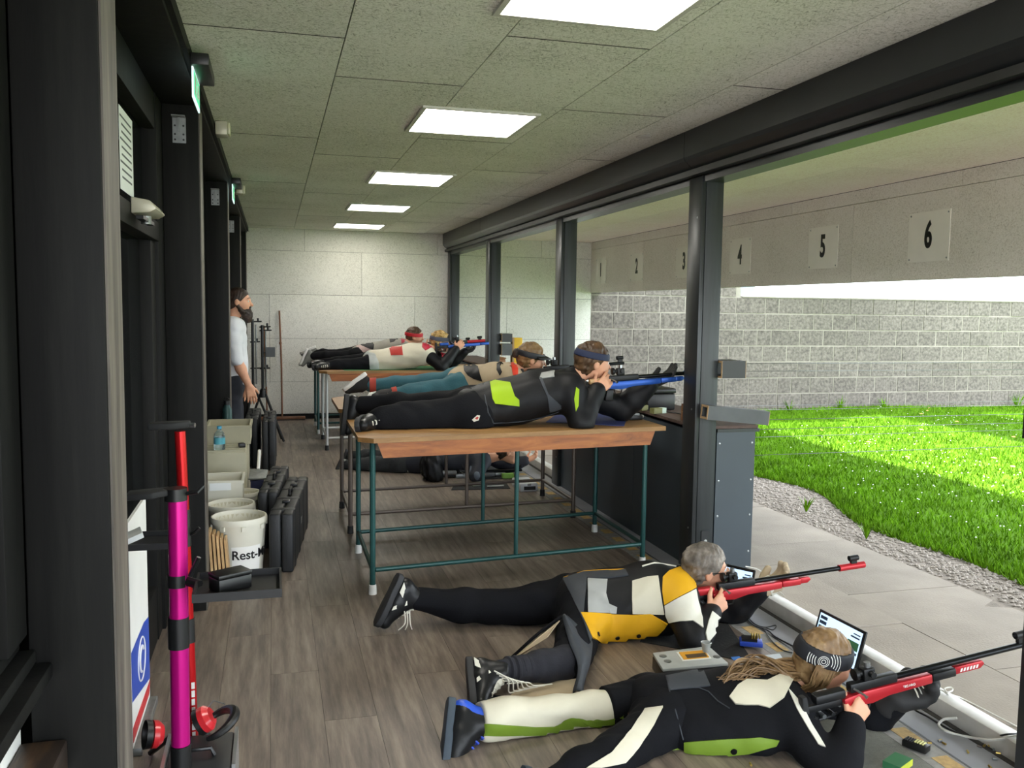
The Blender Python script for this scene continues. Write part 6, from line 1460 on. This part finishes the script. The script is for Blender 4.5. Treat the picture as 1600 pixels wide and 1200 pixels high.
# grey equipment box with yellow foam tray
bx = root('ammunition_case', (1.66, 3.27, 0), label='black case with grey lid and yellow insert between the two front shooters', cat='case')
a0, a1, a2, a3 = [A3((p[0], p[1], 0)) for p in ((1.53, 3.36), (1.80, 3.375), (1.79, 3.185), (1.50, 3.19))]
part('case_body', MB().prism([a0 + Z_ * .012, a1 + Z_ * .012, a2 + Z_ * .012, a3 + Z_ * .012], (0, 0, 0.056)), M_blackp, bx, bevel=0.006)
lid = part('lid', MB().prism([a0 + Z_ * .0685, a1 + Z_ * .0685, a2 + Z_ * .0685, a3 + Z_ * .0685], (0, 0, 0.014)), mat('grey_lid', 'a9adab', 0.4), bx, bevel=0.005)
ci = lambda u, v: (a3 + (a2 - a3) * u + (a0 - a3) * v)
fr = [ci(.35, .30), ci(.80, .30), ci(.80, .85), ci(.35, .85)]
part('window_rim', MB().prism([p + Z_ * .083 for p in fr], (0, 0, 0.003)), M_white, lid)
part('yellow_insert', MB().prism([ci(u, v) + Z_ * .0862 for u, v in ((.38, .36), (.77, .36), (.77, .79), (.38, .79))], (0, 0, 0.003)), mat('yellow_foam', 'd99a1c', 0.6), lid)
part('dark_well', MB().prism([ci(u, v) + Z_ * .0893 for u, v in ((.44, .38), (.75, .38), (.75, .60), (.44, .60))], (0, 0, 0.001)), mat('brown_well', '4a3a22', 0.7), lid)
for u, v in ((.12, .72), (.14, .40), (.90, .40)):
    part('lid_disc', MB().lathe(ci(u, v) + Z_ * .0826, [(0.016, 0), (0.016, 0.002), (0.01, 0.003), (0, 0.003)], 16), M_galv, lid)
cp = root('ear_plug_cup', ci(.78, .66) + Z_ * .0865, label='small translucent plastic cup standing on the grey lid', cat='cup')
part('cup', MB().lathe(ci(.78, .66) + Z_ * .0905, [(0, 0), (0.014, 0.001), (0.021, 0.04), (0.0195, 0.04), (0.0125, 0.004), (0, 0.003)], 20), mat('milky_plastic', 'dfe3e2', 0.25, trans=0.5), cp)
part('rim', MB().lathe(ci(.78, .66) + Z_ * .0905, [(0.0212, 0.038), (0.023, 0.040), (0.0212, 0.042)], 20), mat('milky_plastic', 'dfe3e2', 0.25), cp)
# pale electronics box
eb = root('control_box', (2.0, 3.23, 0), label='flat pale grey control box with blue tag behind the woman’s ponytail', cat='box')
part('housing', MB().prism([(1.885, 3.30, .012), (2.10, 3.30, .012), (2.05, 3.14, .012), (1.82, 3.165, .012)], (0, 0, 0.04)), mat('pale_blue_grey', 'b5bfc6', 0.45), eb, bevel=0.006)
part('blue_tag', MB().prism([(1.865, 3.30, .0525), (1.905, 3.30, .0525), (1.90, 3.27, .0525), (1.86, 3.27, .0525)], (0, 0, 0.003)), mat('blue_tape', '2b6fc0', 0.5), eb)
# blue cartridge block
cb = root('cartridge_block', (2.07, 3.51, 0), label='blue cartridge block with black tray and brass rounds beside the mat', cat='cartridge block')
ax = (_n((.9, -.45, 0)), _n((.45, .9, 0)), Z_); cc = np.array([2.085, 3.515, 0.0])
part('block', MB().obox(cc + Z_ * .021, ax, (0.05, 0.036, 0.010)), mat('blue_plastic', '2a49b5', 0.4), cb, bevel=0.003)
part('tray', MB().obox(cc + Z_ * .037 - ax[0] * .008, ax, (0.034, 0.026, 0.006)), M_blackp, cb)
for i in range(4):
    for j in range(3):
        p = cc + ax[0] * (0.004 + i * 0.011) + ax[1] * (-0.012 + j * 0.013) + Z_ * .043
        part('round', MB().lathe(p, [(0.0036, 0), (0.0036, 0.012), (0.0028, 0.016), (0, 0.02)], 8), M_brass, cb)
# tablets
def tablet(BR, w, lean, label, along):
    r = root('tablet', BR, label=label, cat='tablet', group='target display tablets')
    BR = A3(BR); e1 = _n(along); e2 = _n(lean); L2 = float(np.linalg.norm(lean)); nrm = np.cross(e1, e2); nrm = nrm if np.dot(nrm, CAM - BR) > 0 else -nrm
    P_ = lambda a, b, c: BR + e1 * a * w + e2 * b * L2 + nrm * c
    bd = lambda a0, a1, b0, b1, c0, c1: MB().obox(P_((a0 + a1) / 2, (b0 + b1) / 2, (c0 + c1) / 2), (e1, e2, nrm), ((a1 - a0) * w / 2, (b1 - b0) * L2 / 2, abs(c1 - c0) / 2))
    part('body', bd(0, 1, 0, 1, -0.01, 0), M_blackp, r, bevel=0.004)
    sc = part('screen', bd(.05, .95, .07, .93, 0.0003, 0.0012), mat('screen_blue', 'a8c6ea', 0.2, var=0.02, emit=0.55), r)
    g = mat('screen_green', '2f5d3c', 0.3, emit=0.15); d = mat('screen_dark', '2b3a4c', 0.3, emit=0.1); wh = mat('screen_white', 'eef3fb', 0.3, emit=0.6)
    part('target_disc', MB().lathe(P_(.56, .45, .0013), [(0.044, 0), (0.044, 0.0005), (0, 0.0006)], 26, nrm), g, sc)
    for rr in (0.034, 0.024, 0.014): part('target_ring', MB().lathe(P_(.56, .45, .0019), [(rr, 0), (rr + .0012, 0.0003), (rr + .0024, 0)], 26, nrm), wh, sc)
    for a0, a1, b0, b1, mm in ((.78, .93, .80, .88, d), (.78, .93, .68, .76, d), (.78, .93, .56, .64, d), (.07, .30, .46, .66, g), (.07, .28, .36, .42, d), (.08, .26, .74, .78, d), (.08, .22, .82, .85, d), (.08, .20, .20, .23, d)):
        part('screen_field', bd(a0, a1, b0, b1, 0.0013, 0.0018), mm, sc)
    part('stand', MB().tube([P_(.5, .5, -0.010), P_(.5, 0.02, -0.055)], 0.006, 8), M_blackp, r)
    return r
tablet((2.355, 3.13, 0.006), 0.31, (0.045, 0.0, 0.175), 'black tablet showing a target, in front of the woman’s rifle', (-0.05, 1, 0))
tablet((2.33, 3.96, 0.006), 0.24, (0.03, 0.0, 0.20), 'black tablet showing a target, behind the head of the man in yellow', (-0.55, 0.85, 0))
# cartridge boxes and cases in front of the woman
ab = root('cartridge_box', at(1432, 1172, z=0), label='black plastic cartridge box with pale rounds on the taped strip', cat='box')
c0 = at(1431, 1172, z=0.0); ax = (_n((.45, -.9, 0)), _n((.9, .45, 0)), Z_)
part('shell', MB().obox(c0 + Z_ * .018, ax, (0.042, 0.021, 0.012)), M_blackp, ab, bevel=0.004)
for i in range(7):
    part('rib', MB().obox(c0 + ax[0] * (-0.034 + i * 0.0085) + Z_ * .0312, ax, (0.0022, 0.017, 0.0012)), M_rubber, ab)
for i in range(4):
    for j in range(3): part('round', MB().lathe(c0 + ax[0] * (0.0 + i * 0.009) + ax[1] * (-0.01 + j * 0.010) + Z_ * .0325, [(0.0036, 0), (0.0036, 0.003), (0, 0.0036)], 8), mat('pale_brass', 'd8d690', 0.4), ab)
ac = root('cartridge_carton', at(1400, 1198, z=0), label='green and yellow cartridge carton at the bottom picture edge', cat='carton')
c0 = at(1402, 1203, z=0.0)
part('carton', MB().obox(c0 + Z_ * .024, ax, (0.03, 0.045, 0.012)), mat('green_card', '2f6b45', 0.6), ac); part('yellow_end', MB().obox(c0 + Z_ * .024 + ax[0] * .0304, ax, (0.0004, 0.044, 0.0115)), mat('yellow_green_card', 'b9c23a', 0.6), ac)
cases = [(1466, 1158), (1478, 1163), (1471, 1156), (1527, 1165), (1537, 1166), (1551, 1167), (1553, 1170), (1556, 1176), (1513, 1176), (1558, 1186), (1545, 1196), (1449, 1161)]
for k, q in enumerate(cases):
    p = at(q[0], q[1], z=0.0066); a_ = k * 1.7
    o = part('cartridge_case', MB().tube([p, p + np.array([math.cos(a_), math.sin(a_), 0]) * 0.015], 0.0038, 8), M_brass if k % 3 else M_screw)
    tag(o, 'spent cartridge case on the floor strip before the woman', 'cartridge case', 'spent cartridge cases in front of the woman')
o = part('cartridge_case', MB().tube([at(1174, 1196, z=.005), at(1174, 1196, z=.005) + [0.004, 0.015, 0]], 0.004, 8), M_brass); tag(o, 'single brass cartridge case below the woman’s green jacket hem', 'cartridge case')
o = part('cartridge_case', MB().tube([at(753, 1100, z=.005), at(753, 1100, z=.005) + [0.015, 0.004, 0]], 0.0045, 8), M_brass); tag(o, 'brass cartridge case between the black and the blue shoes', 'cartridge case')
# cables
M_cabb = M_blackp; M_cabw = mat('white_cable', 'd0cfc8', 0.5)
def cable(pts, m, label, r_=0.0035, z=0.006): 
    o = part('cable', MB().tube(pline([at(x, y, z=(zz if zz is not None else z)) for x, y, *q in pts for zz in [q[0] if q else None]], 6), r_, 6), m); tag(o, label, 'cable', 'cables at the firing line')
cable([(1160, 955), (1175, 975), (1200, 985), (1212, 995), (1240, 1010), (1262, 1022)], M_cabb, 'black cable running from behind the man in yellow to the tablet')
cable([(1168, 960), (1172, 952), (1180, 950), (1176, 957), (1168, 962), (1180, 975), (1195, 980), (1212, 977), (1208, 984), (1195, 982), (1205, 1000), (1222, 1015), (1238, 1020)], M_cabb, 'looped thin black cable beside the blue cartridge block', 0.0028, 0.005)
cable([(1165, 885, .08), (1185, 890, .06), (1200, 903, .03), (1210, 918, .075), (1225, 930, .075)], M_cabw, 'white cable arching behind the rifle of the man in yellow', 0.003)
cable([(1420, 1095), (1428, 1108), (1450, 1120), (1480, 1138), (1510, 1150), (1540, 1153), (1570, 1148, .08), (1590, 1146, .08)], M_cabb, 'black cable from the woman’s rifle rest over the rail')
cable([(1495, 1122, .05), (1475, 1124, .03), (1467, 1133), (1480, 1143), (1510, 1151), (1550, 1156, .05), (1590, 1150, .08)], M_cabw, 'grey white cable bending out of the groove over the rail', 0.005)
cable([(1450, 1078, .08), (1470, 1078, .08), (1480, 1084, .08), (1476, 1076, .09), (1486, 1074, .09), (1488, 1079, .085), (1480, 1084, .08), (1500, 1090, -.003), (1540, 1110, -.003), (1590, 1136, -.003)], M_cabw, 'thin cable looping over the rail onto the paving', 0.003)
# things on the counter beside the nearest table
bb = root('equipment_box', (2.45, 5.6, 0.856), label='black equipment box on the counter behind the blue rifle', cat='box')
part('box_body', box((2.40, 5.45, 0.8545), (2.60, 5.85, 0.965)), M_blackp, bb, bevel=0.01); part('box_lid', box((2.395, 5.445, 0.966), (2.605, 5.855, 1.0)), M_blackp, bb, bevel=0.01)
wbk = root('wooden_block', (2.41, 4.9, 0.855), label='small brown wooden block standing at the counter corner', cat='block')
part('block', box((2.395, 4.88, 0.8545), (2.435, 4.94, 0.955)), streak_mat('brown_block', '6b4527', '8a5d38', 'a97c52', 3, (6, 6, 1)), wbk, bevel=0.003); part('band', box((2.394, 4.879, 0.905), (2.436, 4.941, 0.912)), M_mdf, wbk)
for k, (px, py) in enumerate(((1006, 641), (1025, 646))):
    c0 = at(px, py, z=0.8545); r = root('cartridge_carton', c0, label=['olive and white cartridge carton on the counter, left one', 'olive and white cartridge carton on the counter, right one'][k], cat='carton', group='cartons on the counter')
    part('carton', MB().obox(c0 + Z_ * .018, (_n((1, .3, 0)), _n((-.3, 1, 0)), Z_), (0.034, 0.022, 0.0175)), mat('olive_card', '7a7a4a', 0.6), r); part('white_end', MB().obox(c0 + Z_ * .018 + _n((1, .3, 0)) * .052, (_n((1, .3, 0)), _n((-.3, 1, 0)), Z_), (0.017, 0.022, 0.0175)), mat('mint_card', 'c9dccb', 0.6), r)
o = part('cable', MB().tube(pline([(2.40, 5.45, .859), (2.48, 5.35, .859), (2.52, 5.2, .859), (2.45, 5.02, .859), (2.43, 4.95, .87)]), 0.004, 6), M_blackp); tag(o, 'dark cable lying on the counter beside the wooden block', 'cable', 'cables at the firing line')
sg = root('cartridge_tray', at(985, 655, z=TOPZ), label='grey and black cartridge tray at the end of the nearest table', cat='tray')
c0 = at(990, 655, z=TOPZ + .002)
part('tray_base', MB().obox(c0 + Z_ * .014, (X_, Y_, Z_), (0.045, 0.04, 0.0135)), M_blackp, sg, bevel=0.003); part('tray_plate', MB().obox(c0 + Z_ * .034 - X_ * .01, (X_, Y_, Z_), (0.034, 0.035, 0.006)), M_galv, sg)
part('knob', MB().tube([c0 + X_ * .045 + Z_ * .016, c0 + X_ * .062 + Z_ * .016], 0.012, 10), M_cream, sg)
# floor things beyond the tables
tc = root('tool_case', (2.08, 7.1, 0), label='white tool case with dark label on the floor beyond the tables', cat='case')
part('shell', box((1.97, 7.02, 0.0), (2.12, 7.30, 0.07)), mat('white_case', 'c9ccd0', 0.4), tc, bevel=0.008); part('label', box((2.0, 7.018, 0.015), (2.10, 7.0195, 0.045)), M_blackp, tc); part('latch', box((2.03, 7.016, 0.05), (2.06, 7.0198, 0.068)), M_galv, tc)
bg = root('equipment_bag', (1.33, 7.75, 0), label='lumpy black bag on the floor behind the table legs', cat='bag')
blob('bag', [ell((1.33, 7.70, 0.13), (X_, Y_, Z_), (0.085, 0.14, 0.15), 0.04), ell((1.36, 7.64, 0.05), (X_, Y_, Z_), (0.08, 0.1, 0.06), 0.04)], L_black, bg, 0.009, cuts=[((0, 0, 0.002), (0, 0, -1))], wrinkle=(0.012, 60, 4))
part('strap', MB().tube(pline([(1.30, 7.66, 0.05), (1.27, 7.68, 0.15), (1.32, 7.70, 0.26)]), 0.01, 6), M_rubber, bg)
wr = root('metal_tools', (1.65, 7.35, 0), label='bright metal tools lying on a dark cloth beyond the tables', cat='tools')
part('cloth', MB().prism([(1.42, 7.20, .001), (1.92, 7.16, .001), (1.95, 7.42, .001), (1.50, 7.46, .001)], (0, 0, 0.004)), M_matb, wr)
for k, (xa, ya, xb, yb) in enumerate(((1.5, 7.32, 1.66, 7.36), (1.62, 7.28, 1.76, 7.33), (1.58, 7.40, 1.72, 7.41), (1.74, 7.25, 1.88, 7.23))):
    part('tool', MB().tube([(xa, ya, .012), (xb, yb, .014)], [0.006, 0.009], 8), M_alu, wr)
quad_thing('shooting_mat', [(1.75, 7.60, .001), (2.12, 7.60, .001), (2.12, 8.3, .001), (1.80, 8.3, .001)], 0.003, M_matb, 'dark mat of the shooter lying beyond the tables', 'mat')
gn = root('cartridge_carton', (2.0, 7.75, 0.011), label='green cartridge carton on the mat beyond the tables', cat='carton')
part('carton', box((1.96, 7.56, 0.0115), (2.06, 7.62, 0.05)), mat('bright_green_card', '7fae4e', 0.6), gn); part('dark_end', box((2.0605, 7.56, 0.0115), (2.075, 7.62, 0.05)), M_blackp, gn)

lb = root('leather_case', (2.5, 9.97, 0.855), label='tan leather case on the far counter beside the blond shooter', cat='case')
part('case_body', box((2.45, 10.05, 0.8545), (2.62, 10.4, 0.93)), mat('tan_leather', 'a8724a', 0.5), lb, bevel=0.012); part('case_flap', box((2.445, 10.045, 0.9305), (2.625, 10.405, 0.945)), mat('tan_leather', 'a8724a', 0.5), lb, bevel=0.004)
sc_ = root('spotting_device', (2.42, 9.98, 0.855), label='small white and grey device on the far counter edge', cat='device')
part('base', box((2.40, 9.965, 0.8545), (2.47, 10.03, 0.885)), M_galv, sc_, bevel=0.003); part('hood', box((2.41, 9.97, 0.8855), (2.45, 10.02, 0.93)), M_white, sc_, bevel=0.006)
